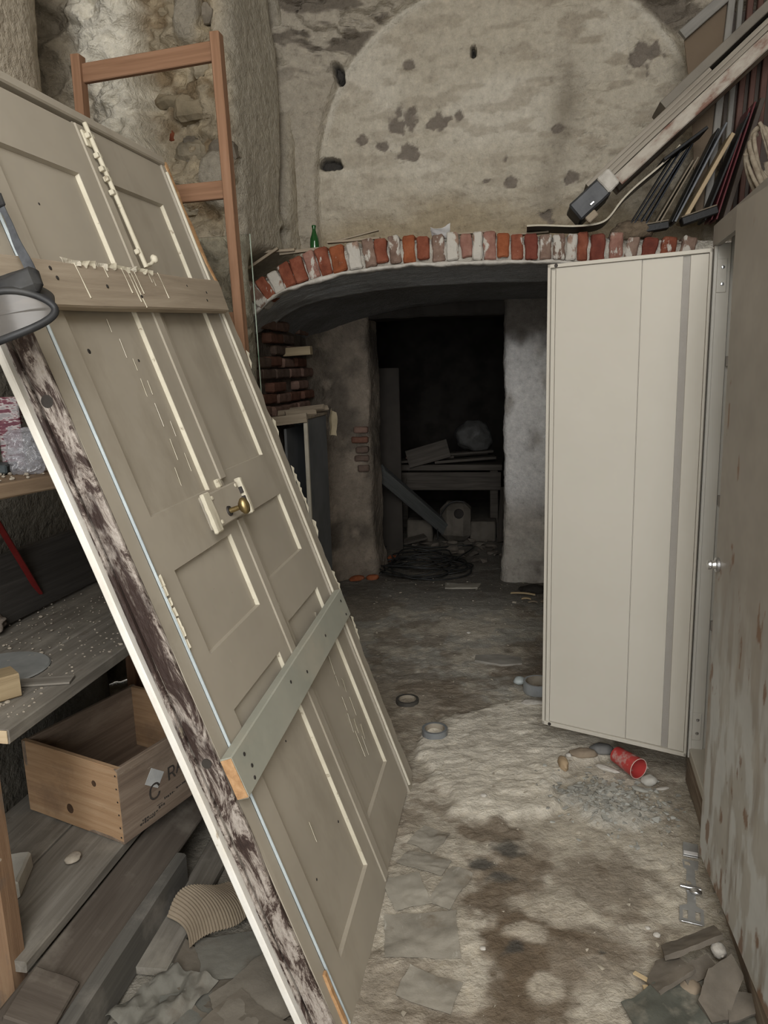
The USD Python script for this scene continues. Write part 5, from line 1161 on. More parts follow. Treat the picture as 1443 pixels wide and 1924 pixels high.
for i in range(6):
    ph = rg.uniform(0, 6)
    pts = [(0.02 * i * 0.3 + 0.045 * math.cos(t + ph), 0.03 * math.sin(t * 1.3 + i), 0.11 + 0.10 * math.sin(t + ph * 0.6) + 0.02 * i - 0.04) for t in np.linspace(0, 5.2, 12)]
    mesh(rop, "strand", tube(spline(pts, 50), 0.0075 if i % 2 else 0.011, 8), ROPE, smooth=60)

# framed board and battens standing at the top right
HARD = look("brown_hardboard", [(0.3, (0.135, 0.098, 0.066)), (0.6, (0.155, 0.115, 0.078))], scale=3, rough_=0.85)
GREYRAIL = look("grey_rail", [(0.3, (0.175, 0.165, 0.15)), (0.6, (0.25, 0.238, 0.215))], scale=8, rough_=0.8, stretch=(0.6, 5, 5), bump=0.3, bscale=20, bdist=0.002, layers=[((0.36, 0.34, 0.30), 10.0, 0.6, 0.7, (0.5, 2, 2), 2.0)])
DKRED = look("dark_red_batten", [(0.3, (0.075, 0.035, 0.028)), (0.6, (0.12, 0.06, 0.045))], scale=6, rough_=0.6)
fb = thing("framed_board", "brown hardboard panel in a grey frame, standing tilted at the top right against the vault", "framed board", T(0.74, 3.66, 2.10))
B0 = V(0.74, 3.66, 2.10)
a, b = V(0.662, 3.66, 2.83), V(0.94, 3.66, 3.045)
mesh(fb, "hardboard", moved(shard([(0.676, 2.838), (0.850, 2.975), (0.822, 2.45), (0.81, 2.10), (0.76, 2.10), (0.715, 2.60)], 0.006), frame(V(0, 3.675, 0) - B0, (1, 0, 0), (0, 0, 1))), HARD)
mesh(fb, "rail", plank(0.36, 0.045, 0.024, 0.003, 16, 0.001, 96), GREYRAIL, frame(a - B0 + V(0, 0, 0.02), b - a, (-(b - a)[2], 0, (b - a)[0])), smooth=35)
mesh(fb, "stile", plank(0.92, 0.028, 0.024, 0.003, 20, 0.001, 97), GREYRAIL, frame(V(0.795, 3.66, 2.10) - B0, (0.062, 0, 0.92), (-1, 0, 0.06)), smooth=35)
for (x0, x1, w, m, lab) in ((0.868, 0.905, 0.020, GREYRAIL, "pale grey batten standing right of the framed board"), (0.900, 0.945, 0.024, DKRED, "first dark red batten standing behind the leaning panel"), (0.945, 0.985, 0.022, DKRED, "second dark red batten from the framed board"), (0.99, 1.03, 0.026, DKRED, "dark red batten nearest the right edge"), ):
    single("standing_batten", plank(1.0, w, 0.03, 0.003, 14, 0.001, int(x0 * 100)), m, lab, "batten", frame((x0, 3.69, 2.08), (x1 - x0, 0, 1.0), (1, 0, 0)), smooth=35, group=None)
single("slanting_batten", plank(0.42, 0.03, 0.02, 0.003, 14, 0.001, 501), GREYRAIL, "grey batten slanting up to the right between the standing ones", "batten", frame((0.83, 3.655, 2.70), (0.6, 0, 0.75), (-0.75, 0, 0.6)), smooth=35)
single("dark_backboard", bx(0.86, 1.12, 3.725, 3.74, 2.08, 2.95, 0.004), DKB, "dark brown board standing against the wall behind the battens", "board")

# ================================================================== ON THE FLOOR
def onfloor(x, y, dz=0.0, rz=0.0):
    return RZ(rz, (x, y, floor_z(x, y) + dz))


TAPE = look("grey_tape", [(0.3, (0.14, 0.15, 0.155)), (0.6, (0.20, 0.21, 0.215))], scale=9, rough_=0.35, spec=0.5, layers=[((0.32, 0.29, 0.24), 20.0, 0.62, 0.7, (1, 1, 1), 2.0)])
TAPED = look("dark_tape", [(0.3, (0.045, 0.042, 0.038)), (0.6, (0.075, 0.07, 0.062))], scale=9, rough_=0.5, layers=[((0.15, 0.13, 0.10), 20.0, 0.6, 0.7, (1, 1, 1), 2.0)])
SILVER = look("silver_tape", [(0.3, (0.30, 0.32, 0.33)), (0.6, (0.42, 0.44, 0.45))], scale=9, rough_=0.3, spec=0.6, metallic=0.3)
CORE = look("tape_core", [(0.3, (0.24, 0.2, 0.15)), (0.6, (0.34, 0.3, 0.24))], scale=20, rough_=0.9)


def tape_roll(name, lab, M, r, w, h, m):
    t = thing(name, lab, "tape", M)
    mesh(t, "tape", lathe([(r - w, 0.0), (r, 0.0), (r, h), (r - w, h), (r - w, 0.0)], 44), m, smooth=40)
    mesh(t, "core", lathe([(r - w - 0.002, 0.001), (r - w + 0.0005, 0.001), (r - w + 0.0005, h - 0.001), (r - w - 0.002, h - 0.001), (r - w - 0.002, 0.001)], 44), CORE, smooth=40)


tape_roll("tape_roll", "grey roll of tape lying flat at the edge of the pale dusty patch", onfloor(-0.342, 2.806, 0.003), 0.053, 0.011, 0.028, TAPE)
tape_roll("tape_roll", "dark dirty roll of tape lying flat behind the grey one", onfloor(-0.500, 3.095, -0.003), 0.052, 0.012, 0.018, TAPED)
tape_roll("tape_roll", "shiny silver roll of tape half hidden by the cabinet door", onfloor(0.085, 3.30, 0.002), 0.068, 0.010, 0.050, SILVER)
single("pale_lump", rough(lump(0.028, 0.03, 0.02, 0.2, 8, 2), 0.012, 0.002, 40, 2), look("pale_blue_plastic", [(0.3, (0.38, 0.42, 0.42)), (0.6, (0.48, 0.52, 0.51))], scale=12, rough_=0.5), "pale bluish lump lying beside the silver tape", "lump", onfloor(0.0, 3.375, 0.014), smooth=60)

# red cup on its side
REDC = look("red_plastic", [(0.3, (0.36, 0.035, 0.032)), (0.6, (0.44, 0.055, 0.05))], scale=7, rough_=0.4, spec=0.4, layers=[((0.45, 0.27, 0.24), 22.0, 0.54, 0.64, (1, 1, 1), 2.0)])
ca = V(0.360, 2.672, 0.047); cb = V(0.418, 2.588, 0.044)
ax = (cb - ca); CL = float(np.linalg.norm(ax)); CL = 0.118
cup = thing("red_cup", "red plastic cup lying on its side below the cabinet door, mouth towards the camera", "cup", frame(ca, np.cross(ax, V(0, 0, 1)), V(0, 0, 1)))
# local z = x cross y points along the cup
Mz = np.linalg.inv(frame(ca, np.cross(ax, V(0, 0, 1)), V(0, 0, 1)))
zdir = (Mz[:3, :3] @ ax); sgn = 1 if zdir[2] > 0 else -1
flipm = np.eye(4) if sgn > 0 else np.diag([1, -1, -1, 1.0])
mesh(cup, "body", moved(lathe([(0, 0), (0.026, 0.0), (0.031, 0.004), (0.0325, 0.05), (0.0345, 0.054), (0.038, CL), (0.0362, CL), (0.032, 0.055), (0.030, 0.006), (0, 0.004)], 44), flipm), REDC, smooth=40)
mesh(cup, "rim", moved(tube([(0.0378 * math.cos(t), 0.0378 * math.sin(t), CL) for t in np.linspace(0, 2 * math.pi, 45)[:-1]], 0.0016, 8, True), flipm), look("worn_rim", [(0.3, (0.5, 0.3, 0.26)), (0.6, (0.6, 0.42, 0.36))], scale=20, rough_=0.6), smooth=60)
PALESTONE = look("pale_stone", [(0.3, (0.34, 0.325, 0.29)), (0.6, (0.50, 0.48, 0.43))], scale=12, rough_=0.9, bump=0.5, bscale=40, bdist=0.004)
GREYSTONE = look("grey_rubble", [(0.3, (0.23, 0.225, 0.20)), (0.6, (0.37, 0.365, 0.33))], scale=10, rough_=0.95, bump=0.6, bscale=40, bdist=0.004)
BROWNST = look("brown_rubble", [(0.3, (0.16, 0.125, 0.09)), (0.6, (0.27, 0.215, 0.155))], scale=10, rough_=0.95, bump=0.6, bscale=40, bdist=0.004)


def rock(name, lab, catg, x, y, s, m, sd, rz=0, grp=None, dz=0.0):
    single(name, rough(lump(s[0], s[1], s[2], 0.3, sd, 2, 0.75), 0.02, 0.002, 40, sd), m, lab, catg, onfloor(x, y, s[2] * 0.45 + dz, rz), smooth=40, group=grp)


rock("pale_stone", "rounded whitish stone at the mouth of the red cup", "stone", 0.462, 2.565, (0.030, 0.026, 0.020), PALESTONE, 3, 20)
rock("flat_stone", "flat pale flake in front of the red cup", "stone", 0.425, 2.512, (0.032, 0.014, 0.007), GREYSTONE, 4, -30)
rock("brick_piece", "tan broken piece of mortar left of the red cup", "rubble", 0.245, 2.705, (0.050, 0.026, 0.018), BROWNST, 5, 10)
rock("grey_piece", "dark grey rubble lump left behind the red cup", "rubble", 0.315, 2.745, (0.045, 0.028, 0.022), look("slate_lump", [(0.3, (0.11, 0.11, 0.11)), (0.6, (0.19, 0.185, 0.175))], scale=10, rough_=0.9), 6, 0)
rock("tan_shard", "tan pointed shard standing at the edge of the dusty patch", "rubble", 0.163, 2.615, (0.018, 0.035, 0.025), look("tan_shard", [(0.3, (0.28, 0.20, 0.12)), (0.6, (0.38, 0.28, 0.175))], scale=9, rough_=0.9), 7, 15)
rock("plaster_piece", "white plaster piece beneath the red cup", "rubble", 0.325, 2.635, (0.048, 0.013, 0.010), LIMEWHITE, 8, -32)
rock("white_pebble", "small white chip beside the tan mortar piece", "stone", 0.187, 2.685, (0.012, 0.010, 0.010), LIMEWHITE, 9)
rock("white_flake", "white flake under the hinge of the cabinet door", "stone", 0.505, 2.535, (0.026, 0.008, 0.006), LIMEWHITE, 10, 20)
rock("plaster_heap", "row of whitish plaster crumbs at the back edge of the dusty patch", "rubble", 0.065, 3.135, (0.06, 0.022, 0.014), LIMEWHITE, 11, 5)
rg = np.random.default_rng(29)
peb = []
for i in range(420):
    x, y = rg.normal(0.33, 0.10), rg.normal(2.43, 0.085)
    if x > 0.55 or y < 2.18:
        continue
    s = rg.uniform(0.003, 0.011) * (1.6 if rg.random() < 0.05 else 1)
    peb.append(moved(chip(s * 1.25, 0.45, i), onfloor(x, y, s * 0.25, rg.uniform(0, 360))))
single("crushed_mortar", cat(peb), GREYSTONE, "spill of crushed grey mortar in front of the red cup", "rubble", kind="stuff", smooth=50)
peb = []
for i in range(640):
    if i < 240:
        x, y = rg.uniform(-0.45, 0.5), rg.uniform(1.45, 3.4)
    elif i < 340:
        x, y = rg.uniform(0.45, 0.6), rg.uniform(1.9, 2.6)
    else:
        x, y = rg.uniform(-0.95, 0.3), rg.uniform(3.3, 5.1)
    s = abs(rg.normal(0, 0.0035)) + 0.0018
    peb.append(moved(chip(s * 1.25, 0.45, i), onfloor(x, y, s * 0.25, rg.uniform(0, 360))))
single("floor_grit", cat(peb), look("dull_grit", [(0.3, (0.22, 0.19, 0.15)), (0.6, (0.42, 0.375, 0.3))], scale=30, rough_=0.95), "scattered grit and plaster crumbs all over the floor", "grit", kind="stuff", smooth=50)
for i, (x, y, s, lab) in enumerate(((0.345, 1.84, 0.007, "tiny white chip on bare dirt by the steel hinge"), (0.365, 1.815, 0.010, "pale crumb beside the tiny white chip"), (-0.12, 2.37, 0.012, "pale pebble right of the door's far foot"), (-0.09, 1.70, 0.008, "small white crumb near the papers"), (-0.285, 4.0, 0.012, "white crumb in the mouth of the passage"))):
    rock("white_chip", lab, "stone", x, y, (s, s * 0.8, s * 0.6), LIMEWHITE, 40 + i)

# steel strap hinge lying by the cabinet
STEELH = look("galvanised", [(0.3, (0.30, 0.30, 0.295)), (0.6, (0.42, 0.42, 0.41))], scale=12, rough_=0.4, metallic=0.5, spec=0.5, layers=[((0.22, 0.18, 0.13), 12.0, 0.6, 0.7, (1, 1, 1), 2.0)])


def plate(pts, holes, t):
    from shapely.geometry import Polygon
    return trimesh.creation.extrude_polygon(Polygon(pts, holes), t, engine="earcut")


hb = thing("strap_hinge", "grey steel strap hinge lying flat on the dirt near the cabinet", "hinge", onfloor(0.480, 1.954, 0.006, -11) @ np.diag([1.2, 1.25, 1.0, 1.0]))
mesh(hb, "near_leaf", plate([(-0.026, -0.070), (0.026, -0.070), (0.026, -0.022), (0.010, -0.012), (0.009, 0.028), (0.011, 0.036), (-0.011, 0.036), (-0.009, 0.028), (-0.009, -0.012), (-0.026, -0.022)], [[(-0.019, -0.060), (-0.008, -0.060), (-0.008, -0.030), (-0.019, -0.030)], [(0.008, -0.060), (0.019, -0.060), (0.019, -0.030), (0.008, -0.030)]], 0.0025), STEELH)
mesh(hb, "far_leaf", plate([(-0.012, 0.050), (0.012, 0.050), (0.009, 0.115), (0.017, 0.118), (0.019, 0.150), (-0.019, 0.150), (-0.017, 0.118), (-0.009, 0.115)], [[(-0.014, 0.128), (-0.006, 0.128), (-0.006, 0.142), (-0.014, 0.142)]], 0.0025), STEELH)
mesh(hb, "pin", cat(tube([(-0.024, 0.043, 0.006), (0.022, 0.044, 0.006)], 0.005, 10)), CHROME, smooth=40)
mesh(hb, "end_fold", cat(tube([(-0.022, -0.070, 0.003), (0.022, -0.071, 0.003)], 0.002, 8)), CHROME, smooth=40)
mesh(hb, "catch", rough(lump(0.014, 0.010, 0.008, 0.3, 3, 2), 0.006, 0.001, 60, 2).apply_translation((0.010, 0.030, 0.008)), CHROME, smooth=40)
mesh(hb, "far_fold", moved(rough(cbox(0.036, 0.05, 0.003, 0.001), 0.02, 0.001, 30, 3), frame((0.0, 0.182, 0.010), (1, 0, 0), (0, 0.95, 0.12))), STEELH, smooth=40)
mesh(hb, "white_tab", cbox(0.034, 0.014, 0.003, 0.001, (0.001, 0.166, 0.012)), WPAPER)

# broken tiles and slabs against the foot of the near cabinet door
TILE = look("broken_tile", [(0.3, (0.095, 0.082, 0.066)), (0.6, (0.155, 0.132, 0.105)), (0.75, (0.20, 0.172, 0.138))], scale=9, rough_=0.9, bump=0.4, bscale=40, bdist=0.003, layers=[((0.38, 0.34, 0.28), 16.0, 0.62, 0.7, (1, 1, 1), 2.0)])
for i, (o, xd, yd, pts, t, lab) in enumerate((((0.415, 1.735, 0.035), (0.9, 0.42, 0.10), (-0.3, 0.8, -0.35), [(-0.07, -0.03), (0.10, -0.028), (0.115, 0.03), (-0.05, 0.026)], 0.012, "long broken tile pointing at the foot of the near door"),
                                              ((0.362, 1.655, 0.020), (0.75, 0.6, 0.12), (-0.6, 0.7, -0.25), [(-0.06, -0.032), (0.055, -0.04), (0.06, 0.022), (0.01, 0.045), (-0.055, 0.012)], 0.012, "broad broken tile left of the heap, lying low"),
                                              ((0.468, 1.615, 0.045), (0.45, 0.75, 0.35), (-0.8, 0.4, 0.25), [(-0.085, -0.012), (-0.06, -0.038), (0.05, -0.04), (0.085, 0.0), (0.02, 0.032), (-0.06, 0.03)], 0.014, "upright pointed tile shard nearest the camera in the heap"),
                                              ((0.435, 1.675, 0.028), (0.8, 0.5, 0.1), (-0.4, 0.7, 0.4), [(-0.05, -0.02), (0.05, -0.02), (0.045, 0.022), (-0.04, 0.025)], 0.010, "small dark tile in the middle of the heap"),
                                              ((0.500, 1.585, 0.025), (0.8, 0.3, 0.1), (-0.3, 0.8, 0.3), [(-0.04, -0.03), (0.03, -0.03), (0.045, 0.01), (-0.01, 0.03)], 0.012, "brown tile corner under the near door"))):
    single("tile_shard", rough(shard(pts, t), 0.012, 0.006, 26, i), TILE, lab, "tile", frame(V(*o) + V(0, 0, floor_z(o[0], o[1])), xd, yd), smooth=40)
rock("heap_stone", "rounded grey stone within the tile heap", "stone", 0.412, 1.640, (0.028, 0.024, 0.018), BROWNST, 61)
rock("heap_stone", "pale pebble at the near end of the tile heap", "stone", 0.470, 1.530, (0.022, 0.018, 0.015), PALESTONE, 62)
rock("heap_stone", "white lump caught between tile and cabinet door", "stone", 0.497, 1.735, (0.018, 0.022, 0.016), LIMEWHITE, 63, dz=0.03)
GREENC = look("green_cloth", [(0.3, (0.062, 0.064, 0.052)), (0.6, (0.10, 0.101, 0.083))], scale=7, rough_=0.95, bump=0.5, bscale=60, bdist=0.003, layers=[((0.2, 0.185, 0.15), 9.0, 0.52, 0.66, (1, 1, 1), 2.0)])
single("green_cloth", crumple(0.27, 0.20, 44, 38, 0.020, 9, 0.0025, 14, 0.0), GREENC, "dusty green cloth lying flat at the lower right corner", "cloth", onfloor(0.375, 1.535, 0.004, 28), smooth=40)
SPL = wood("pale_splinter", (0.40, 0.29, 0.16), (0.52, 0.40, 0.24), (0.6, 0.48, 0.31), knots=False)
single("wood_splinter", plank(0.085, 0.012, 0.005, 0.001, 8, 0.001, 501), SPL, "long pale wood splinter beside the green cloth", "splinter", frame((0.285, 1.665, 0.012 + floor_z(0.3, 1.65)), (0.8, -0.6, 0.05), (0.6, 0.8, 0)), smooth=35)
single("wood_splinter", plank(0.04, 0.012, 0.004, 0.001, 8, 0.001, 502), SPL, "short pale wood splinter under the long one", "splinter", frame((0.300, 1.625, 0.008 + floor_z(0.3, 1.62)), (0.9, 0.1, 0), (-0.1, 0.9, 0)), smooth=35)
# papers trodden into the floor
DPAP = look("trodden_paper", [(0.3, (0.20, 0.182, 0.15)), (0.6, (0.31, 0.285, 0.238))], scale=7, rough_=0.85, bump=0.6, bscale=30, bdist=0.004, layers=[((0.2, 0.17, 0.13), 12.0, 0.58, 0.68, (1, 1, 1), 2.0), ((0.47, 0.45, 0.4), 16.0, 0.62, 0.7, (2, 0.6, 1), 5.0)])
SPOT = look("spotted_paper", [(0.3, (0.25, 0.23, 0.19)), (0.6, (0.33, 0.305, 0.255))], scale=7, rough_=0.85, bump=0.4, bscale=30, bdist=0.003, layers=[((0.09, 0.08, 0.07), 30.0, 0.68, 0.71, (1, 1, 1), 3.0)])
for i, (x, y, a, b, rz, m, lab) in enumerate(((-0.285, 2.135, .10, .11, -25, DPAP, "grey trodden paper right of the door, farthest from the camera"), (-0.285, 2.015, .15, .075, -18, DPAP, "torn printed paper strip across the trodden sheets"), (-0.320, 1.880, .11, .13, 25, SPOT, "spotted paper sheet close to the foot of the door"), (-0.195, 1.915, .07, .17, -20, DPAP, "plain trodden paper with a straight edge, right of the spotted one"), (-0.255, 1.72, .20, .16, 10, DPAP, "wide trodden sheet nearest the camera beside the door"), (-0.215, 1.55, .14, .10, -12, DPAP, "small trodden sheet at the bottom edge beside the door"))):
    nx_, ny_ = 16, 16
    u, v = np.meshgrid(np.linspace(-a / 2, a / 2, nx_), np.linspace(-b / 2, b / 2, ny_), indexing="ij")
    M = RZ(rz, (x, y, 0))
    wx = x + u * math.cos(math.radians(rz)) - v * math.sin(math.radians(rz)); wy = y + u * math.sin(math.radians(rz)) + v * math.cos(math.radians(rz))
    q = np.stack([u * 40, v * 40, 0 * u + i], -1)
    z = floor_parts(wx, wy)[0] + 0.004 + 0.006 * (fbm(q, 3, i) - 0.4)
    uu = u + 0.012 * (fbm(q * 0.6 + 3, 2, i) - 0.5); vv2 = v + 0.012 * (fbm(q * 0.6 + 8, 2, i) - 0.5)
    single("trodden_paper", sheet(np.stack([uu, vv2, z], -1), 0.0012, flip=True), m, lab, "paper", M, smooth=30)
SLAB = look("floor_slab", [(0.3, (0.2, 0.185, 0.16)), (0.6, (0.30, 0.28, 0.245))], scale=6, rough_=0.9, bump=0.5, bscale=30, bdist=0.003)
single("plaster_slab", rough(shard([(-0.12, -0.05), (0.02, -0.07), (0.12, -0.03), (0.10, 0.05), (-0.02, 0.06), (-0.13, 0.02)], 0.012), 0.03, 0.004, 20, 2), SLAB, "flat grey mortar slab on the passage floor before the silver tape", "slab", onfloor(-0.10, 3.63, -0.002, -10), smooth=40)
single("plaster_slab", rough(shard([(-0.12, -0.06), (0.10, -0.05), (0.13, 0.05), (-0.03, 0.04), (-0.12, 0.07)], 0.010), 0.03, 0.004, 20, 5), DPAP, "pale crumpled paper slab deep in the passage before the doorway", "paper", onfloor(-0.39, 4.92, 0.002, 5), smooth=40)
for i, (x, y, w, lab) in enumerate(((-0.06, 4.78, 0.16, "pale curved splinter on the passage floor"), (0.01, 4.66, 0.06, "short yellowish splinter on the passage floor"), (0.13, 4.62, 0.08, "pale flake near the cabinet door on the passage floor"), (0.05, 4.60, 0.06, "brownish flake on the passage floor"))):
    single("floor_splinter", plank(w, 0.02, 0.008, 0.002, 8, 0.002, 510 + i, 0.006), SPL if i < 2 else LATHW, lab, "splinter", onfloor(x, y, 0.001, -8 + 5 * i), smooth=35)
rock("dark_lump", "dark soot-black lump beside the right pier", "lump", 0.09, 4.86, (0.09, 0.06, 0.035), NEARBLACK, 71)

# ================================================================== IN THE PASSAGE, LEFT SIDE
box_ = thing("passage_cupboard", "low open cupboard with a pale front edge against the passage's left wall", "cupboard", T(-1.36, 3.95, 0))
CUPG = look("cupboard_grey", [(0.3, (0.11, 0.115, 0.118)), (0.6, (0.17, 0.175, 0.178))], scale=4, rough_=0.5)
CUPE = look("cupboard_edge", [(0.3, (0.42, 0.385, 0.31)), (0.6, (0.5, 0.46, 0.38))], scale=8, rough_=0.6)
mesh(box_, "side_panel", bx(0.180, 0.198, 0.02, 0.42, 0.0, 1.235, 0.002), CUPG)
mesh(box_, "front_edge", bx(0.179, 0.201, 0.0, 0.020, 0.0, 1.235, 0.002), CUPE, label="pale front edge of the side panel")
mesh(box_, "back_panel", bx(0.0, 0.18, 0.40, 0.42, 0.0, 1.2, 0.002), CUPG)
mesh(box_, "inner_panel", bx(0.045, 0.060, 0.06, 0.40, 0.0, 1.18, 0.002), CUPG)
mesh(box_, "top_board", bx(-0.005, 0.205, -0.01, 0.44, 1.235, 1.253, 0.003), LATHW)
mesh(box_, "top_rail", plank(0.215, 0.05, 0.016, 0.002, 8, 0.002, 520), LATHW, frame((-0.01, 0.0, 1.225), (1, 0, 0.10), (0, 0, 1)), smooth=35)
for i, (p0, p1, lab) in enumerate((((-1.36, 4.02, 1.262), (-1.14, 4.32, 1.275), "thin batten lying along the top of the passage cupboard"), ((-1.37, 4.30, 1.262), (-1.13, 4.22, 1.285), "batten laid across the top of the passage cupboard"), ((-1.30, 4.0, 1.262), (-1.15, 4.10, 1.262), "short offcut on the front of the passage cupboard"))):
    p0, p1 = V(*p0), V(*p1)
    single("cupboard_batten", plank(float(np.linalg.norm(p1 - p0)), 0.03, 0.014, 0.002, 10, 0.002, 530 + i), LATHW, lab, "batten", frame(p0, p1 - p0, (0, 0.7, 0.7)), smooth=35)
single("torn_wrapping", crumple(0.06, 0.16, 10, 16, 0.02, 16, 0.0015, 44, 0.02), look("yellowed_paper", [(0.3, (0.24, 0.2, 0.13)), (0.6, (0.36, 0.3, 0.2))], scale=9), "yellowed torn paper hanging from the cupboard's back corner", "paper", frame((-1.135, 4.38, 1.18), (0.5, 0.8, 0), (0.1, 0, 1)), smooth=30)
single("wood_block", plank(0.17, 0.045, 0.05, 0.004, 10, 0.002, 540), wood("block_wood", (0.22, 0.17, 0.10), (0.33, 0.26, 0.165), (0.40, 0.32, 0.21), knots=False), "pale wooden block projecting from the brick wall of the passage", "wood block", frame((-1.38, 4.30, 1.585), (1, -0.06, 0.03), (0.06, 1, 0)), smooth=35)

# ================================================================== IN THE DARK CELLAR
BR = BRICK[1]
for i, (x, y, s, lab) in enumerate(((-1.10, 5.20, (0.05, 0.035, 0.03), "orange brick piece at the foot of the left pier"), (-1.05, 5.06, (0.05, 0.03, 0.025), "orange brick piece in front of the left pier's corner"), (-1.16, 5.04, (0.06, 0.04, 0.02), "flat orange brick piece left of the others"), (-0.99, 5.58, (0.05, 0.04, 0.03), "orange brick piece just inside the doorway"))):
    rock("brick_fragment", lab, "brick", x, y, s, BR, 90 + i, 20 * i)
CABLE = look("black_cable", [(0.3, (0.012, 0.012, 0.012)), (0.6, (0.025, 0.025, 0.024))], scale=12, rough_=0.45)
cab = thing("cable_coil", "tangled coil of black cable on the floor in the doorway", "cable", T(-0.72, 5.35, 0))
rg = np.random.default_rng(41)
for i in range(9):
    r1, r2 = rg.uniform(0.18, 0.36), rg.uniform(0.13, 0.28)
    ox, oy = rg.normal(0, 0.06), rg.normal(0, 0.09)
    ph = rg.uniform(0, 6.28)
    pts = [(ox + r1 * math.cos(t + ph) * (1 + 0.12 * math.sin(3 * t + i)), oy + r2 * math.sin(t + ph), 0.018 + 0.012 * i * 0.5 + 0.02 * math.sin(2 * t + i)) for t in np.linspace(0, 6.2, 16)]
    mesh(cab, "loop", tube(spline(pts, 70), 0.006, 7), CABLE, smooth=60)
mesh(cab, "loose_end", tube(spline([(0.2, 0.1, 0.03), (0.33, 0.45, 0.05), (0.30, 0.72, 0.02), (-0.05, 0.62, 0.02), (-0.3, 0.66, 0.03), (-0.4, 0.4, 0.02)], 70), 0.006, 7), CABLE, smooth=60)
bm = V(-1.10, 5.62, 0.74), V(-0.585, 6.38, 0.05)
single("cellar_timber", plank(float(np.linalg.norm(bm[1] - bm[0])), 0.10, 0.09, 0.006, 20, 0.003, 550), wood("dark_beam", (0.06, 0.062, 0.06), (0.09, 0.092, 0.088), (0.12, 0.122, 0.116), knots=False), "dark squared timber leaning down across the cellar doorway", "timber", frame(bm[0], bm[1] - bm[0], (1, 0.5, 0.1)), smooth=35)  # timber colour lowered to keep the cellar dark
CELW = wood("cellar_board", (0.04, 0.034, 0.028), (0.07, 0.06, 0.05), (0.10, 0.086, 0.072), knots=False)
CELB = look("cellar_box", [(0.3, (0.045, 0.038, 0.03)), (0.6, (0.12, 0.104, 0.085))], scale=5, rough_=0.9, bump=0.4, bscale=20, bdist=0.005)
cb_ = thing("cellar_bench", "old bench heaped with boards in the dark cellar", "bench", T(-0.66, 6.7, 0))
mesh(cb_, "bench_top", plank(0.98, 0.5, 0.05, 0.004, 14, 0.004, 560), CELW, frame((-0.48, 0.0, 0.60), (1, 0, 0), (0, 1, 0)), smooth=35)
mesh(cb_, "front_rail", plank(0.96, 0.16, 0.03, 0.004, 14, 0.004, 561), CELW, frame((-0.47, -0.20, 0.50), (1, 0, 0), (0, 0, 1)), smooth=35)
for x in (-0.43, 0.43):
    for y in (-0.18, 0.18):
        mesh(cb_, "leg", bx(x - 0.035, x + 0.035, y - 0.035, y + 0.035, -0.01, 0.6, 0.004), CELW)
for i, (x0, y0, x1, y1, z, lab) in enumerate(((-1.08, 6.50, -0.60, 6.62, 0.665, "board lying left on the cellar bench"), (-0.95, 6.60, -0.25, 6.72, 0.700, "long board lying across the cellar bench"), (-0.75, 6.48, -0.22, 6.56, 0.662, "front board on the right of the cellar bench"), (-0.9, 6.78, -0.3, 6.85, 0.668, "rear board on the cellar bench"))):
    single("bench_board", plank(math.hypot(x1 - x0, y1 - y0), 0.13, 0.022, 0.003, 12, 0.003, 570 + i), CELW, lab, "board", frame((x0, y0, z), (x1 - x0, y1 - y0, 0.03), (-(y1 - y0), x1 - x0, 0)), smooth=35)
single("red_stick", plank(0.21, 0.018, 0.018, 0.003, 8, 0.001, 575), DKRED, "thin dark red stick on the boards of the cellar bench", "stick", frame((-1.0, 6.45, 0.705), (1, 0.1, 0.08), (-0.1, 1, 0)), smooth=35)
for i, (p0, p1, w, lab) in enumerate((((-1.13, 6.28, 0.02), (-1.05, 6.43, 0.54), 0.12, "short board leaning on the left end of the cellar bench"), ((-1.02, 6.06, 0.02), (-0.80, 6.16, 0.06), 0.10, "board lying aslant before the cellar bench"), ((-0.16, 6.22, 0.02), (-0.14, 6.43, 0.46), 0.10, "board leaning on the right of the cellar bench"), ((-0.98, 6.42, 0.70), (-0.62, 6.44, 0.80), 0.16, "broken board tipped up on the cellar bench"))):
    p0, p1 = V(*p0), V(*p1)
    single("loose_board", plank(float(np.linalg.norm(p1 - p0)), w, 0.02, 0.003, 10, 0.005, 590 + i), CELW, lab, "board", frame(p0, p1 - p0, (0.3, 0.2, 1) if i != 1 else (0, 1, 0.2)), smooth=35)
SACKW = look("pale_sack", [(0.3, (0.055, 0.054, 0.05)), (0.6, (0.085, 0.083, 0.079))], scale=6, rough_=0.6, bump=0.8, bscale=18, bdist=0.01)
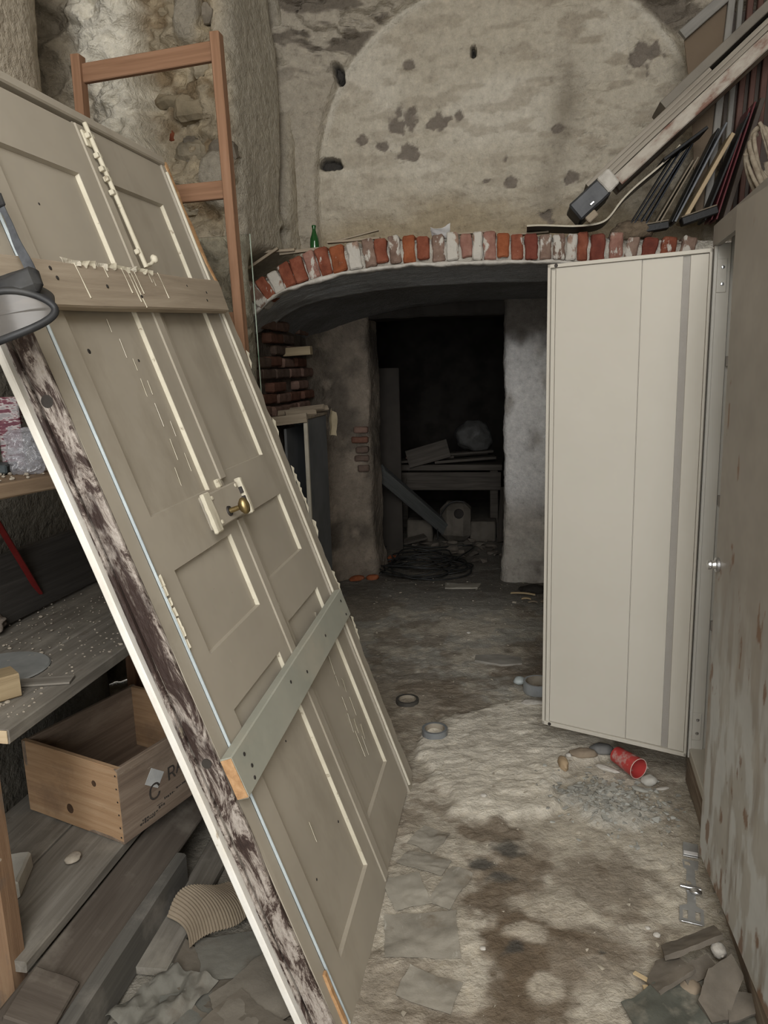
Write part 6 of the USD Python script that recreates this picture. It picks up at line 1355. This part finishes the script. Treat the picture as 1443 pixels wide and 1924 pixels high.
single("pale_sack", rough(lump(0.17, 0.14, 0.15, 0.25, 15, 3, 0.8), 0.04, 0.012, 14, 6), SACKW, "pale bulging sack on top of the cellar bench", "sack", T(-0.42, 6.72, 0.87), smooth=60)
mc = thing("old_motor", "dull round-cornered machine casing below the cellar bench", "machine", T(-0.57, 6.28, 0.0))
mesh(mc, "casing", rough(cbox(0.26, 0.22, 0.34, 0.06), 0.06, 0.012, 9, 3), CELB, T(0.02, 0, 0.185), smooth=50)
for x, z in ((0.055, 0.27),):
    mesh(mc, "dial", lathe([(0, 0), (0.042, 0), (0.040, 0.014), (0.02, 0.02), (0, 0.012)], 24, frame((x + 0.0, -0.115, z), (1, 0, 0), (0, 0, 1))), NEARBLACK, smooth=40)
mesh(mc, "hose", tube(spline([(-0.12, -0.13, 0.05), (-0.10, -0.14, 0.25), (-0.02, -0.13, 0.36), (0.10, -0.12, 0.37)], 30), 0.006, 7), CABLE, smooth=60)
for i, (x, y, z, lab) in enumerate(((-0.86, 6.31, 0.10, "brown carton left of the machine casing"), (-0.32, 6.37, 0.09, "brown carton right of the machine casing"))):
    single("carton", rough(cbox(0.22, 0.18, 2 * z, 0.01), 0.06, 0.008, 9, 20 + i), CELB, lab, "carton", T(x, y, z), smooth=40)
single("standing_sheet", bx(-0.14, 0.14, -0.01, 0.01, 0.0, 1.5, 0.003), look("rusty_sheet", [(0.3, (0.028, 0.024, 0.02)), (0.6, (0.05, 0.042, 0.035))], scale=3, rough_=0.8), "tall dull sheet standing inside the doorway on the left", "sheet", frame((-1.10, 5.95, 0.0), (1, -0.1, 0), (0.1, 1, 0)))
single("cellar_rubble", cat([moved(chip(s_ * 1.4, 0.5, i), T(float(a_), float(b_), 0.01)) for i, (a_, b_, s_) in enumerate(zip(np.random.default_rng(2).uniform(-1.0, 0.1, 70), np.random.default_rng(3).uniform(5.5, 6.3, 70), np.random.default_rng(4).uniform(0.01, 0.045, 70)))]), look("dark_rubble", [(0.3, (0.05, 0.042, 0.034)), (0.6, (0.13, 0.11, 0.09))], scale=8, rough_=0.95), "loose rubble scattered over the cellar floor", "rubble", kind="stuff", smooth=50)  # rubble colour lowered too, for the darkness of the cellar
